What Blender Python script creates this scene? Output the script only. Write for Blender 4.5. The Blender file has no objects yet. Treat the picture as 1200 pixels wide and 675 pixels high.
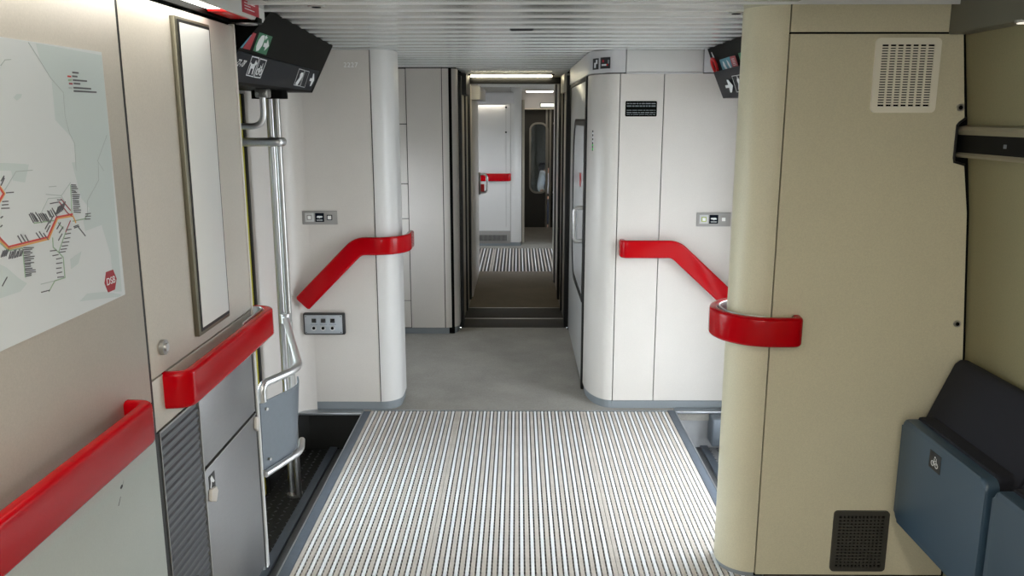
import bpy, bmesh, math, random
from mathutils import Vector, Matrix
random.seed(7)
R = math.radians
S = bpy.context.scene
COL = S.collection

# ------------------------------------------------------------------ camera, sky, exposure
cam_data = bpy.data.cameras.new('camera')
cam = bpy.data.objects.new('camera', cam_data)
COL.objects.link(cam)
cam_data.sensor_width = 36.0
cam_data.lens = 36.0 * 970.0 / 1200.0
cam_data.clip_start = 0.02
cam.location = (0, 0, 1.70)
cam.rotation_euler = (R(90 - 11.79), 0, R(0.405))
S.camera = cam

world = bpy.data.worlds.new('overcast_sky')
S.world = world
world.use_nodes = True
bg = world.node_tree.nodes['Background']
bg.inputs[0].default_value = (0.86, 0.93, 1.0, 1)
SKY = 9.6
bg.inputs[1].default_value = SKY

S.view_settings.view_transform = 'Standard'
S.view_settings.look = 'None'
S.view_settings.gamma = 1.0
S.view_settings.use_curve_mapping = False
S.view_settings.exposure = 0.22
LAMP = 1.0

def portal(name, loc, rot, sx, sy):
    d = bpy.data.lights.new(name, 'AREA')
    d.shape = 'RECTANGLE'; d.size = sx; d.size_y = sy
    d.cycles.is_portal = True
    o = bpy.data.objects.new(name, d); COL.objects.link(o)
    o.location = loc; o.rotation_euler = rot
    return o
# sampling portals in the door and window openings (they emit nothing, they only guide the sky light)
portal('portal_door_right', (1.51, 3.55, 0.76), (0, R(90), 0), 2.0, 0.90)
portal('portal_window_right', (1.66, -3.9, 1.22), (0, R(90), 0), 0.66, 3.4)
portal('portal_window_left', (-1.66, -3.9, 1.22), (0, R(-90), 0), 0.66, 3.4)
portal('portal_far_right', (1.50, 9.98, 1.0), (0, R(90), 0), 1.5, 1.5)
portal('portal_far_left', (-1.50, 9.98, 1.0), (0, R(-90), 0), 1.5, 1.5)
portal('portal_door_left', (-1.51, 3.42, 0.9), (0, R(-90), 0), 1.5, 0.96)
portal('portal_recess', (-1.51, 5.72, 1.2), (0, R(-90), 0), 0.7, 0.8)

# ------------------------------------------------------------------ materials
def lin(c):
    out = []
    for v in c:
        v = v / 255.0
        out.append(v / 12.92 if v <= 0.04045 else ((v + 0.055) / 1.055) ** 2.4)
    return out

MATS = {}
def mat(name, rgb, rough=0.5, metal=0.0, speck=0.0, scale=300.0, blotch=0.0, bscale=4.0, bump=0.0, bumpscale=400.0,
        emit=0.0, coat=0.0, spec=0.5, stretch=None, trans=0.0):
    m = bpy.data.materials.new(name); m.use_nodes = True
    nt = m.node_tree; N = nt.nodes; L = nt.links
    b = N['Principled BSDF']
    base = lin(rgb)
    b.inputs['Base Color'].default_value = (*base, 1)
    b.inputs['Roughness'].default_value = rough
    b.inputs['Metallic'].default_value = metal
    b.inputs['Specular IOR Level'].default_value = spec
    b.inputs['Coat Weight'].default_value = coat
    b.inputs['Coat Roughness'].default_value = 0.08
    b.inputs['Transmission Weight'].default_value = trans
    if emit:
        b.inputs['Emission Color'].default_value = (*base, 1)
        b.inputs['Emission Strength'].default_value = emit
    if speck or blotch or bump:
        tc = N.new('ShaderNodeTexCoord')
        src = tc.outputs['Object']
        if stretch:
            mp = N.new('ShaderNodeMapping'); mp.inputs['Scale'].default_value = stretch
            L.new(src, mp.inputs[0]); src = mp.outputs[0]
        prev = None
        for amt, sc in ((speck, scale), (blotch, bscale)):
            if not amt: continue
            no = N.new('ShaderNodeTexNoise'); no.inputs['Scale'].default_value = sc
            no.inputs['Detail'].default_value = 3.0; no.inputs['Roughness'].default_value = 0.6
            L.new(src, no.inputs['Vector'])
            rm = N.new('ShaderNodeMapRange')
            rm.inputs['From Min'].default_value = 0.3; rm.inputs['From Max'].default_value = 0.7
            rm.inputs['To Min'].default_value = 1 - amt; rm.inputs['To Max'].default_value = 1 + amt
            L.new(no.outputs['Fac'], rm.inputs['Value'])
            mx = N.new('ShaderNodeMix'); mx.data_type = 'RGBA'; mx.blend_type = 'MULTIPLY'
            mx.inputs['Factor'].default_value = 1.0
            if prev is None: mx.inputs['A'].default_value = (*base, 1)
            else: L.new(prev, mx.inputs['A'])
            L.new(rm.outputs[0], mx.inputs['B'])
            prev = mx.outputs['Result']
        if prev is not None: L.new(prev, b.inputs['Base Color'])
        if bump:
            no = N.new('ShaderNodeTexNoise'); no.inputs['Scale'].default_value = bumpscale
            L.new(src, no.inputs['Vector'])
            bp = N.new('ShaderNodeBump'); bp.inputs['Strength'].default_value = bump
            bp.inputs['Distance'].default_value = 0.001
            L.new(no.outputs['Fac'], bp.inputs['Height']); L.new(bp.outputs[0], b.inputs['Normal'])
    MATS[name] = m
    return m

mat('laminate_warm', (198, 191, 180), 0.42, speck=0.05, scale=220, blotch=0.02)
mat('laminate_pale', (213, 208, 202), 0.38, speck=0.03, scale=220, blotch=0.02)
mat('laminate_shaded', (132, 125, 94), 0.55, speck=0.07, scale=220)  # right side wall: the dim corner's shade is put into this darker colour
mat('laminate_beige', (206, 199, 172), 0.45, speck=0.06, scale=220, blotch=0.02)
mat('laminate_green', (188, 194, 188), 0.42, speck=0.03, scale=220, blotch=0.02)
mat('laminate_white', (216, 215, 213), 0.35, speck=0.02, scale=220)
mat('fascia', (205, 204, 206), 0.4, speck=0.02, scale=200)
mat('gap', (10, 10, 9), 0.9, spec=0.1)
mat('seal', (14, 14, 13), 0.5)
mat('red_rail', (178, 0, 13), 0.16, spec=0.20)
mat('slat', (206, 207, 206), 0.24, metal=0.88)
mat('highlight_strip', (232, 234, 234), 0.35, metal=0.2)
mat('lino', (156, 153, 146), 0.75, speck=0.10, scale=90, blotch=0.14, bscale=3.0)
mat('lino_brown', (122, 112, 97), 0.8, speck=0.08, scale=90, blotch=0.10, bscale=3.0)
mat('threshold', (62, 60, 57), 0.6, speck=0.1, scale=60)
mat('grate_metal', (242, 244, 246), 0.45, metal=0.1, speck=0.03, scale=60)
mat('grate_insert', (196, 188, 179), 0.9, speck=0.10, scale=130, blotch=0.09, bscale=7)
mat('grate_rod', (120, 118, 115), 0.7)
mat('void', (8, 8, 8), 0.9, spec=0.1)
mat('edge_blue', (94, 103, 114), 0.5, speck=0.06, scale=40)
mat('well_shaded', (36, 36, 34), 0.7, blotch=0.15, bscale=6)  # shade of the left step well is put into this colour
mat('well_lit', (170, 172, 174), 0.5, metal=0.1, blotch=0.08, bscale=6)  # daylight on the right step well is put into this colour
mat('well_tread', (104, 106, 108), 0.5, metal=0.3, speck=0.1, scale=50)
mat('kick', (134, 141, 146), 0.45, speck=0.03)
mat('sill', (176, 180, 184), 0.3, metal=0.8)
mat('chrome', (214, 214, 214), 0.34, metal=1.0)
mat('alu', (176, 175, 172), 0.34, metal=0.9)
mat('stainless', (150, 150, 151), 0.4, metal=0.75, speck=0.04, scale=40, stretch=(1, 1, 12))
mat('rib_metal', (104, 107, 112), 0.45, metal=0.3)
mat('olive_frame', (112, 108, 92), 0.35, metal=0.6)
mat('strip_white', (226, 225, 221), 0.35)
mat('bin_grey', (112, 120, 128), 0.38, metal=0.35, speck=0.03, scale=60)
mat('yellow', (186, 176, 20), 0.5)
mat('sign_black', (13, 14, 12), 0.45, spec=0.03)
mat('sign_navy', (12, 19, 31), 0.35, spec=0.05)
mat('print_white', (232, 234, 236), 0.5)
mat('print_grey', (120, 126, 132), 0.5)
mat('print_black', (30, 30, 32), 0.5)
mat('sticker_red', (176, 18, 44), 0.4)
mat('sticker_green', (10, 112, 72), 0.4)
mat('sticker_blue', (58, 138, 160), 0.4)
mat('signal_red', (214, 20, 22), 0.3)
mat('plate_grey', (158, 156, 153), 0.4, metal=0.2)
mat('plate_light', (202, 202, 200), 0.4)
mat('plate_silver', (178, 184, 190), 0.35, metal=0.3)
mat('frame_dark', (38, 40, 42), 0.4)
mat('button_white', (242, 242, 240), 0.3)
mat('button_green', (172, 184, 96), 0.35)
mat('display_dark', (24, 20, 18), 0.15)
mat('seat_shell', (54, 74, 90), 0.42, speck=0.02, scale=100)
mat('seat_fabric', (20, 21, 30), 0.9, speck=0.25, scale=500, bump=0.3)
mat('vent_cream', (236, 231, 214), 0.45)
mat('vent_dark', (58, 56, 50), 0.5)
mat('trim_alu', (160, 155, 138), 0.35, metal=0.7)
mat('trim_black', (14, 14, 14), 0.5, spec=0.1)
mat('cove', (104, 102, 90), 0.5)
mat('map_paper', (219, 224, 226), 0.3)
mat('map_sea', (203, 214, 214), 0.3)
mat('map_red', (206, 62, 52), 0.4)
mat('map_orange', (226, 168, 92), 0.4)
mat('map_maroon', (150, 44, 62), 0.4)
mat('map_green', (150, 178, 150), 0.4)
mat('map_grey', (178, 188, 188), 0.4)
mat('map_text', (84, 84, 90), 0.4)
mat('logo_red', (166, 22, 38), 0.35)
mat('gang_panel', (182, 177, 164), 0.4, metal=0.3)
mat('door_dark', (58, 56, 51), 0.45)
mat('door_grey', (198, 199, 197), 0.3)
mat('frosted', (216, 218, 220), 0.12)
mat('rubber_tape', (206, 200, 192), 0.6)
mat('ceiling_plain', (150, 150, 148), 0.7)
mat('concrete', (150, 150, 146), 0.9, blotch=0.1, bscale=1.5)
mat('skin', (206, 160, 136), 0.5)
mat('shirt', (232, 234, 238), 0.8)
mat('trousers', (40, 48, 66), 0.8)
mat('hair', (62, 46, 34), 0.6)
mat('lamp_warm', (255, 252, 243), 0.4, emit=6.6 * LAMP)
mat('lamp_far', (255, 244, 210), 0.4, emit=14.0 * LAMP)
mat('lamp_white', (255, 246, 230), 0.4, emit=3.8 * LAMP)
mat('lamp_small', (255, 246, 230), 0.4, emit=0.8)
mat('lamp_saloon', (255, 249, 236), 0.4, emit=19.0 * LAMP)
mat('fill_end', (255, 244, 225), 0.4, emit=5.0 * LAMP)
mat('door_bar', (168, 165, 156), 0.4, metal=0.2)
mat('print_number', (252, 252, 252), 0.5)
mat('lamp_display', (246, 250, 235), 0.4, emit=1.0 * LAMP)
mat('led_green', (60, 170, 70), 0.4, emit=0.5)
def glass_mat(name, rgb, rough=0.03):
    m = bpy.data.materials.new(name); m.use_nodes = True
    nt = m.node_tree; nt.nodes.clear()
    o = nt.nodes.new('ShaderNodeOutputMaterial'); t = nt.nodes.new('ShaderNodeBsdfTransparent')
    g = nt.nodes.new('ShaderNodeBsdfGlossy'); mx = nt.nodes.new('ShaderNodeMixShader')
    fr = nt.nodes.new('ShaderNodeFresnel'); fr.inputs['IOR'].default_value = 1.45
    t.inputs[0].default_value = (*lin(rgb), 1); g.inputs['Roughness'].default_value = rough
    nt.links.new(fr.outputs[0], mx.inputs[0]); nt.links.new(t.outputs[0], mx.inputs[1]); nt.links.new(g.outputs[0], mx.inputs[2])
    nt.links.new(mx.outputs[0], o.inputs[0])
    MATS[name] = m
glass_mat('glass', (244, 248, 248))
glass_mat('glass_dark', (205, 212, 216))

# ------------------------------------------------------------------ builders
ORG = {}
def link(name, me, m, parent, origin):
    o = bpy.data.objects.new(name, me); COL.objects.link(o)
    if m: me.materials.append(MATS[m])
    origin = Vector(origin)
    if parent is not None:
        o.parent = parent; o.location = origin - ORG[parent.name]
    else:
        o.location = origin
    ORG[o.name] = origin
    return o

def mk(name, bm, m, parent=None, smooth=True, recalc=True):
    if recalc: bmesh.ops.recalc_face_normals(bm, faces=bm.faces[:])
    xs = [v.co.x for v in bm.verts]; ys = [v.co.y for v in bm.verts]; zs = [v.co.z for v in bm.verts]
    org = Vector(((min(xs) + max(xs)) / 2, (min(ys) + max(ys)) / 2, min(zs)))
    for v in bm.verts: v.co -= org
    me = bpy.data.meshes.new(name); bm.to_mesh(me); bm.free()
    if smooth:
        me.shade_smooth(); me.set_sharp_from_angle(angle=R(38))
    return link(name, me, m, parent, org)

def thing(name, label, cat, loc, group=None, kind=None):
    o = bpy.data.objects.new(name, None); COL.objects.link(o)
    o.empty_display_size = 0.05
    o.location = loc; ORG[o.name] = Vector(loc)
    if kind: o['kind'] = kind
    else:
        o['category'] = cat
    o['label'] = label
    if group: o['group'] = group
    return o
def tag(o, label, cat=None, group=None, kind=None):
    o['label'] = label
    if cat: o['category'] = cat
    if group: o['group'] = group
    if kind: o['kind'] = kind
    return o
def struct(o, label):
    o['kind'] = 'structure'; o['label'] = label
    return o

def add_box(bm, x0, x1, y0, y1, z0, z1, bev=0.0, seg=2):
    r = bmesh.ops.create_cube(bm, size=1.0)
    for v in r['verts']:
        v.co = Vector(((x0 + x1) / 2 + v.co.x * (x1 - x0), (y0 + y1) / 2 + v.co.y * (y1 - y0), (z0 + z1) / 2 + v.co.z * (z1 - z0)))
    if bev:
        es = list({e for v in r['verts'] for e in v.link_edges})
        bmesh.ops.bevel(bm, geom=es, offset=bev, segments=seg, profile=0.5, affect='EDGES')
def box(name, x0, x1, y0, y1, z0, z1, m, parent=None, bev=0.0, seg=2):
    bm = bmesh.new(); add_box(bm, x0, x1, y0, y1, z0, z1, bev, seg)
    return mk(name, bm, m, parent)
def boxes(name, lst, m, parent=None, bev=0.0):
    bm = bmesh.new()
    for b in lst: add_box(bm, *b, bev)
    return mk(name, bm, m, parent)

def add_prism(bm, pts, f0, f1):
    a = [bm.verts.new(f0(*p)) for p in pts]; b = [bm.verts.new(f1(*p)) for p in pts]
    n = len(pts)
    bm.faces.new(a); bm.faces.new(b[::-1])
    for i in range(n):
        bm.faces.new((a[i], b[i], b[(i + 1) % n], a[(i + 1) % n]))
def AX(axis, c):
    if axis == 'X': return lambda a, b: (c, a, b)
    if axis == 'Y': return lambda a, b: (a, c, b)
    return lambda a, b: (a, b, c)
def prism(name, pts, axis, c0, c1, m, parent=None, bev=0.0):
    bm = bmesh.new(); add_prism(bm, pts, AX(axis, c0), AX(axis, c1))
    if bev:
        bmesh.ops.bevel(bm, geom=bm.edges[:], offset=bev, segments=2, profile=0.5, affect='EDGES')
    return mk(name, bm, m, parent)

def arc(cx, cy, r, a0, a1, n=10, ry=None):
    ry = r if ry is None else ry
    return [(cx + r * math.cos(R(a0 + (a1 - a0) * i / n)), cy + ry * math.sin(R(a0 + (a1 - a0) * i / n))) for i in range(n + 1)]
def rrect(x0, x1, y0, y1, r, n=5):
    return arc(x1 - r, y1 - r, r, 0, 90, n) + arc(x0 + r, y1 - r, r, 90, 180, n) + arc(x0 + r, y0 + r, r, 180, 270, n) + arc(x1 - r, y0 + r, r, 270, 360, n)
def ring(name, outer, inner, axis, c0, c1, m, parent=None):
    bm = bmesh.new(); n = len(outer)
    L = []
    for pts, c in ((outer, c0), (outer, c1), (inner, c1), (inner, c0)):
        f = AX(axis, c); L.append([bm.verts.new(f(*p)) for p in pts])
    for k in range(4):
        A, B = L[k], L[(k + 1) % 4]
        for i in range(n):
            j = (i + 1) % n
            bm.faces.new((A[i], A[j], B[j], B[i]))
    return mk(name, bm, m, parent)

def fillet(path, r, n=6):
    P = [Vector(p) for p in path]; out = [P[0]]
    for i in range(1, len(P) - 1):
        a = (P[i - 1] - P[i]); b = (P[i + 1] - P[i])
        rr = r[i] if isinstance(r, (list, tuple)) else r
        ang = a.angle(b)
        d = min(rr / math.tan(ang / 2), a.length * 0.49, b.length * 0.49)
        p0 = P[i] + a.normalized() * d; p1 = P[i] + b.normalized() * d
        for k in range(n + 1):
            t = k / n
            out.append(p0.lerp(P[i], t).lerp(P[i].lerp(p1, t), t))
    out.append(P[-1]); return out
def add_tube(bm, path, r, seg=10, cap=True):
    P = [Vector(p) for p in path]; n = len(P)
    up = None; rings = []
    for i in range(n):
        t = ((P[min(i + 1, n - 1)] - P[max(i - 1, 0)])).normalized()
        if up is None:
            up = t.orthogonal().normalized()
        up = (up - t * up.dot(t)).normalized()
        s = t.cross(up)
        rings.append([bm.verts.new(P[i] + (up * math.cos(2 * math.pi * k / seg) + s * math.sin(2 * math.pi * k / seg)) * r) for k in range(seg)])
    for i in range(n - 1):
        for k in range(seg):
            bm.faces.new((rings[i][k], rings[i][(k + 1) % seg], rings[i + 1][(k + 1) % seg], rings[i + 1][k]))
    if cap:
        bm.faces.new(rings[0][::-1]); bm.faces.new(rings[-1])
def tube(name, path, r, m, parent=None, seg=12):
    bm = bmesh.new(); add_tube(bm, path, r, seg); return mk(name, bm, m, parent)
def cyl(name, p0, p1, r, m, parent=None, seg=16):
    return tube(name, [p0, p1], r, m, parent, seg)

def band(name, path, m, parent, height=0.104, thick=0.034, rad=0.012, fixed_n=None):
    """a flat moulded rail swept along a path; the profile is a rounded rectangle"""
    prof = rrect(-thick / 2, thick / 2, -height / 2, height / 2, rad, 4)
    P = [Vector(p) for p in path]; n = len(P); bm = bmesh.new(); rings = []
    for i in range(n):
        t0 = (P[i] - P[max(i - 1, 0)]); t1 = (P[min(i + 1, n - 1)] - P[i])
        t = (t0.normalized() + t1.normalized()).normalized() if t0.length and t1.length else (t0 + t1).normalized()
        horizontal = abs(t.z) < 1e-4 and not (fixed_n and abs(P[i].z - P[-1].z) > 1e-4)
        if fixed_n and (abs(t.z) > 1e-4):
            nn = Vector(fixed_n); u = nn.cross(t).normalized()
        else:
            u = Vector((0, 0, 1)); nn = t.cross(u).normalized()
        rings.append([bm.verts.new(P[i] + nn * a + u * b) for a, b in prof])
    k = len(prof)
    for i in range(n - 1):
        for j in range(k):
            bm.faces.new((rings[i][j], rings[i][(j + 1) % k], rings[i + 1][(j + 1) % k], rings[i + 1][j]))
    # rounded end caps
    for rg, s in ((rings[0], -1), (rings[-1], 1)):
        c = sum((v.co for v in rg), Vector()) / k
        d = (P[1] - P[0]).normalized() * -0.006 if s < 0 else (P[-1] - P[-2]).normalized() * 0.006
        inner = [bm.verts.new(c + (v.co - c) * 0.88 + d) for v in rg]
        for j in range(k):
            bm.faces.new((rg[j], rg[(j + 1) % k], inner[(j + 1) % k], inner[j]))
        bm.faces.new(inner)
    return mk(name, bm, m, parent)

def text_mesh(name, s, size, m, parent, origin, xdir, ydir, extr=0.0006, align='CENTER', spacing=1.0):
    cu = bpy.data.curves.new('text', 'FONT'); cu.body = s; cu.size = size; cu.extrude = extr
    cu.align_x = align; cu.align_y = 'CENTER'; cu.space_character = spacing
    to = bpy.data.objects.new('text', cu); COL.objects.link(to)
    bpy.context.view_layer.update()
    dg = bpy.context.evaluated_depsgraph_get()
    me = bpy.data.meshes.new_from_object(to.evaluated_get(dg)); me.name = name
    bpy.data.objects.remove(to)
    x = Vector(xdir).normalized(); y = Vector(ydir).normalized(); z = x.cross(y)
    me.transform(Matrix((x, y, z)).transposed().to_4x4())
    me.materials.clear()
    return link(name, me, m, parent, origin)

def qmap(Q, s, t, off=0.0):
    a, b, c, d = [Vector(v) for v in Q]     # near-top, far-top, far-bottom, near-bottom
    p = (a.lerp(b, s)).lerp(d.lerp(c, s), t)
    n = ((b - a).cross(d - a)).normalized()
    if n.dot(Vector((0, 3.0, 1.0)) - p) < 0: n = -n
    return p + n * off
def quad_print(name, Q, polys, m, parent, off=0.0012, th=0.001):
    bm = bmesh.new()
    for pg in polys:
        a = [bm.verts.new(qmap(Q, s, t, off)) for s, t in pg]
        b = [bm.verts.new(qmap(Q, s, t, off - th)) for s, t in pg]
        bm.faces.new(a); bm.faces.new(b[::-1]); n = len(pg)
        for i in range(n): bm.faces.new((a[i], b[i], b[(i + 1) % n], a[(i + 1) % n]))
    return mk(name, bm, m, parent, smooth=False)
MAP_LINES={'route_red': [[(1.496, 1.493), (1.511, 1.476), (1.531, 1.458), (1.664, 1.457), (1.704, 1.493), (1.766, 1.492)], [(1.527, 1.569), (1.536, 1.557), (1.522, 1.546)]], 'route_orange': [[(1.495, 1.489), (1.51, 1.471), (1.531, 1.454), (1.667, 1.453), (1.707, 1.49), (1.767, 1.488), (1.776, 1.473)], [(1.528, 1.572), (1.54, 1.557), (1.522, 1.543)]], 'route_maroon': [[(1.729, 1.528), (1.741, 1.517), (1.76, 1.501)], [(1.72, 1.523), (1.747, 1.497), (1.763, 1.488)], [(1.755, 1.479), (1.732, 1.458)]], 'route_green': [[(1.622, 1.491), (1.701, 1.487)], [(1.509, 1.468), (1.529, 1.451), (1.574, 1.449), (1.572, 1.392)], [(1.771, 1.553), (1.764, 1.492)], [(1.681, 1.453), (1.679, 1.434), (1.696, 1.421), (1.712, 1.407), (1.71, 1.364), (1.671, 1.365), (1.646, 1.348)], [(1.765, 1.477), (1.814, 1.476), (1.83, 1.484)], [(1.732, 1.458), (1.698, 1.422)], [(1.708, 1.481), (1.724, 1.466)]], 'route_grey': [[(1.65, 1.508), (1.681, 1.534), (1.73, 1.531)], [(1.675, 1.543), (1.731, 1.535), (1.742, 1.519)], [(1.689, 1.557), (1.716, 1.556)], [(1.541, 1.563), (1.583, 1.595), (1.638, 1.594)], [(1.731, 1.535), (1.772, 1.559)], [(1.829, 1.488), (1.834, 1.514), (1.893, 1.555), (1.899, 1.595)], [(1.621, 1.368), (1.671, 1.365)], [(1.675, 1.839), (1.703, 1.812), (1.741, 1.774), (1.782, 1.747), (1.779, 1.699), (1.789, 1.663), (1.806, 1.64), (1.8, 1.583)], [(1.952, 1.655), (1.897, 1.598), (1.92, 1.575)], [(1.576, 1.79), (1.591, 1.801), (1.61, 1.803)]], 'ticks': [((1.774, 1.554), (1.792, 1.552)), ((1.774, 1.55), (1.794, 1.548)), ((1.774, 1.546), (1.798, 1.544)), ((1.774, 1.542), (1.788, 1.539)), ((1.774, 1.538), (1.792, 1.536)), ((1.774, 1.533), (1.803, 1.53)), ((1.774, 1.529), (1.801, 1.526)), ((1.774, 1.525), (1.798, 1.523)), ((1.774, 1.521), (1.797, 1.517)), ((1.774, 1.517), (1.796, 1.514)), ((1.774, 1.513), (1.798, 1.51)), ((1.774, 1.508), (1.799, 1.505)), ((1.773, 1.504), (1.793, 1.502)), ((1.773, 1.5), (1.801, 1.497)), ((1.773, 1.496), (1.799, 1.492)), ((1.609, 1.51), (1.62, 1.493)), ((1.614, 1.512), (1.626, 1.494)), ((1.62, 1.511), (1.632, 1.493)), ((1.625, 1.507), (1.637, 1.493)), ((1.631, 1.511), (1.644, 1.496)), ((1.636, 1.506), (1.648, 1.489)), ((1.642, 1.507), (1.655, 1.491)), ((1.648, 1.507), (1.661, 1.491)), ((1.654, 1.507), (1.667, 1.49)), ((1.659, 1.505), (1.672, 1.487)), ((1.665, 1.504), (1.678, 1.485)), ((1.673, 1.51), (1.681, 1.496)), ((1.678, 1.509), (1.687, 1.494)), ((1.685, 1.51), (1.694, 1.496)), ((1.691, 1.513), (1.701, 1.498)), ((1.696, 1.507), (1.706, 1.493)), ((1.578, 1.449), (1.61, 1.444)), ((1.577, 1.445), (1.604, 1.442)), ((1.577, 1.441), (1.597, 1.439)), ((1.577, 1.438), (1.603, 1.435)), ((1.576, 1.434), (1.595, 1.432)), ((1.576, 1.43), (1.609, 1.427)), ((1.576, 1.427), (1.606, 1.423)), ((1.576, 1.423), (1.595, 1.421)), ((1.575, 1.419), (1.605, 1.415)), ((1.575, 1.416), (1.593, 1.414)), ((1.575, 1.412), (1.593, 1.41)), ((1.574, 1.408), (1.597, 1.405)), ((1.574, 1.405), (1.607, 1.4)), ((1.574, 1.401), (1.607, 1.396)), ((1.574, 1.397), (1.592, 1.395)), ((1.573, 1.394), (1.591, 1.392)), ((1.528, 1.436), (1.536, 1.448)), ((1.533, 1.436), (1.542, 1.447)), ((1.538, 1.435), (1.548, 1.449)), ((1.544, 1.435), (1.553, 1.449)), ((1.549, 1.435), (1.558, 1.445)), ((1.555, 1.435), (1.564, 1.448)), ((1.561, 1.435), (1.569, 1.445)), ((1.566, 1.435), (1.575, 1.445)), ((1.505, 1.443), (1.514, 1.453)), ((1.51, 1.443), (1.519, 1.453)), ((1.515, 1.443), (1.524, 1.453)), ((1.52, 1.443), (1.529, 1.453)), ((1.735, 1.462), (1.754, 1.461)), ((1.73, 1.454), (1.75, 1.453)), ((1.725, 1.445), (1.746, 1.444)), ((1.717, 1.438), (1.74, 1.436)), ((1.712, 1.431), (1.734, 1.429)), ((1.706, 1.425), (1.728, 1.423)), ((1.699, 1.42), (1.722, 1.418)), ((1.667, 1.428), (1.689, 1.426)), ((1.674, 1.417), (1.694, 1.416)), ((1.686, 1.408), (1.705, 1.407)), ((1.684, 1.399), (1.705, 1.397)), ((1.682, 1.389), (1.7, 1.387)), ((1.682, 1.379), (1.7, 1.378)), ((1.683, 1.37), (1.705, 1.367)), ((1.564, 1.474), (1.574, 1.459)), ((1.574, 1.475), (1.585, 1.46)), ((1.587, 1.472), (1.597, 1.457)), ((1.625, 1.471), (1.637, 1.457)), ((1.636, 1.472), (1.648, 1.458)), ((1.65, 1.467), (1.663, 1.452)), ((1.662, 1.468), (1.676, 1.479)), ((1.658, 1.475), (1.672, 1.485)), ((1.676, 1.485), (1.69, 1.496)), ((1.701, 1.498), (1.714, 1.513)), ((1.707, 1.499), (1.719, 1.514)), ((1.713, 1.5), (1.725, 1.516)), ((1.718, 1.502), (1.731, 1.517)), ((1.724, 1.503), (1.737, 1.519)), ((1.73, 1.505), (1.743, 1.521)), ((1.7, 1.469), (1.716, 1.48)), ((1.707, 1.46), (1.724, 1.47)), ((1.701, 1.445), (1.717, 1.456)), ((1.82, 1.486), (1.841, 1.485)), ((1.819, 1.481), (1.84, 1.479)), ((1.816, 1.475), (1.837, 1.473)), ((1.785, 1.461), (1.809, 1.439)), ((1.766, 1.465), (1.785, 1.466)), ((1.768, 1.462), (1.787, 1.463)), ((1.545, 1.558), (1.567, 1.557)), ((1.532, 1.573), (1.544, 1.585)), ((1.534, 1.581), (1.544, 1.589)), ((1.53, 1.543), (1.547, 1.542)), ((1.528, 1.537), (1.546, 1.536)), ((1.525, 1.531), (1.548, 1.529)), ((1.498, 1.39), (1.515, 1.403)), ((1.619, 1.352), (1.648, 1.35)), ((1.686, 1.523), (1.717, 1.523)), ((1.714, 1.528), (1.73, 1.526)), ((1.519, 1.514), (1.525, 1.516)), ((1.515, 1.498), (1.52, 1.5))]}
MAP_SEA=[[(1.701, 1.84), (1.974, 1.835), (1.963, 1.572), (1.8, 1.583), (1.803, 1.649), (1.74, 1.69), (1.743, 1.772), (1.707, 1.812)], [(1.786, 1.601), (1.961, 1.592), (1.95, 1.283), (1.911, 1.291), (1.914, 1.378), (1.886, 1.453), (1.812, 1.449), (1.808, 1.472), (1.84, 1.496), (1.81, 1.521)], [(1.528, 1.744), (1.502, 1.615), (1.552, 1.613), (1.62, 1.607), (1.624, 1.594), (1.499, 1.602)], [(1.604, 1.733), (1.616, 1.74), (1.633, 1.74), (1.628, 1.733), (1.613, 1.727)], [(1.458, 1.451), (1.518, 1.421), (1.551, 1.394), (1.575, 1.379), (1.552, 1.368), (1.442, 1.369)], [(1.756, 1.302), (1.793, 1.312), (1.873, 1.299), (1.948, 1.276), (1.935, 1.261)], [(1.739, 1.399), (1.787, 1.408), (1.769, 1.384), (1.738, 1.377)], [(1.569, 1.606), (1.628, 1.606), (1.608, 1.572), (1.57, 1.579)]]
MAP_LEGEND=[((1.828, 1.79), (1.852, 1.79), None, None, None), ((1.826, 1.782), (1.845, 1.782), (1.807, 1.781), (1.819, 1.781), 'r'), ((1.827, 1.774), (1.884, 1.774), (1.808, 1.773), (1.82, 1.774), 'g'), ((1.829, 1.767), (1.854, 1.767), (1.81, 1.766), (1.822, 1.766), 'm'), ((1.826, 1.758), (1.899, 1.758), (1.807, 1.757), (1.819, 1.757), 'l'), ((1.826, 1.751), (1.922, 1.751), None, None, None)]
# ================================================================== THE SETTING
CZ = 2.05                                        # height of the slatted ceiling
# ---- floor
floor = boxes('floor', [(-1.62, 1.62, -6.0, 1.99, -0.06, 0.0), (-1.62, -0.906, 1.99, 2.70, -0.06, 0.0), (0.926, 1.62, 1.99, 3.08, -0.06, 0.0), (-0.868, 0.885, 1.99, 2.90, -0.12, -0.022), (-0.868, 0.885, 2.90, 4.62, -0.12, -0.022),
                        (-1.42, 1.42, 4.62, 6.56, -0.06, 0.0), (-0.46, 0.40, 7.22, 9.05, -0.06, 0.0),
                        (-1.42, 1.42, 10.70, 12.75, -0.06, 0.0), (-1.42, 1.42, 9.05, 10.70, -0.12, -0.022)], 'lino')
struct(floor, 'worn grey speckled vinyl floor of the corridor')
box('threshold_plate', -0.46, 0.40, 6.56, 6.84, -0.05, 0.004, 'threshold', floor, 0.002)
box('threshold_plate', -0.46, 0.40, 6.85, 7.215, -0.05, 0.012, 'threshold', floor, 0.004)
box('threshold_edge', -0.46, 0.40, 6.835, 6.852, -0.02, 0.010, 'alu', floor, 0.002)
box('threshold_edge', -0.46, 0.40, 7.21, 7.225, -0.02, 0.015, 'alu', floor, 0.002)
box('carpet_strip', -0.44, 0.38, 7.226, 9.04, -0.01, 0.003, 'lino_brown', floor)

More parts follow.
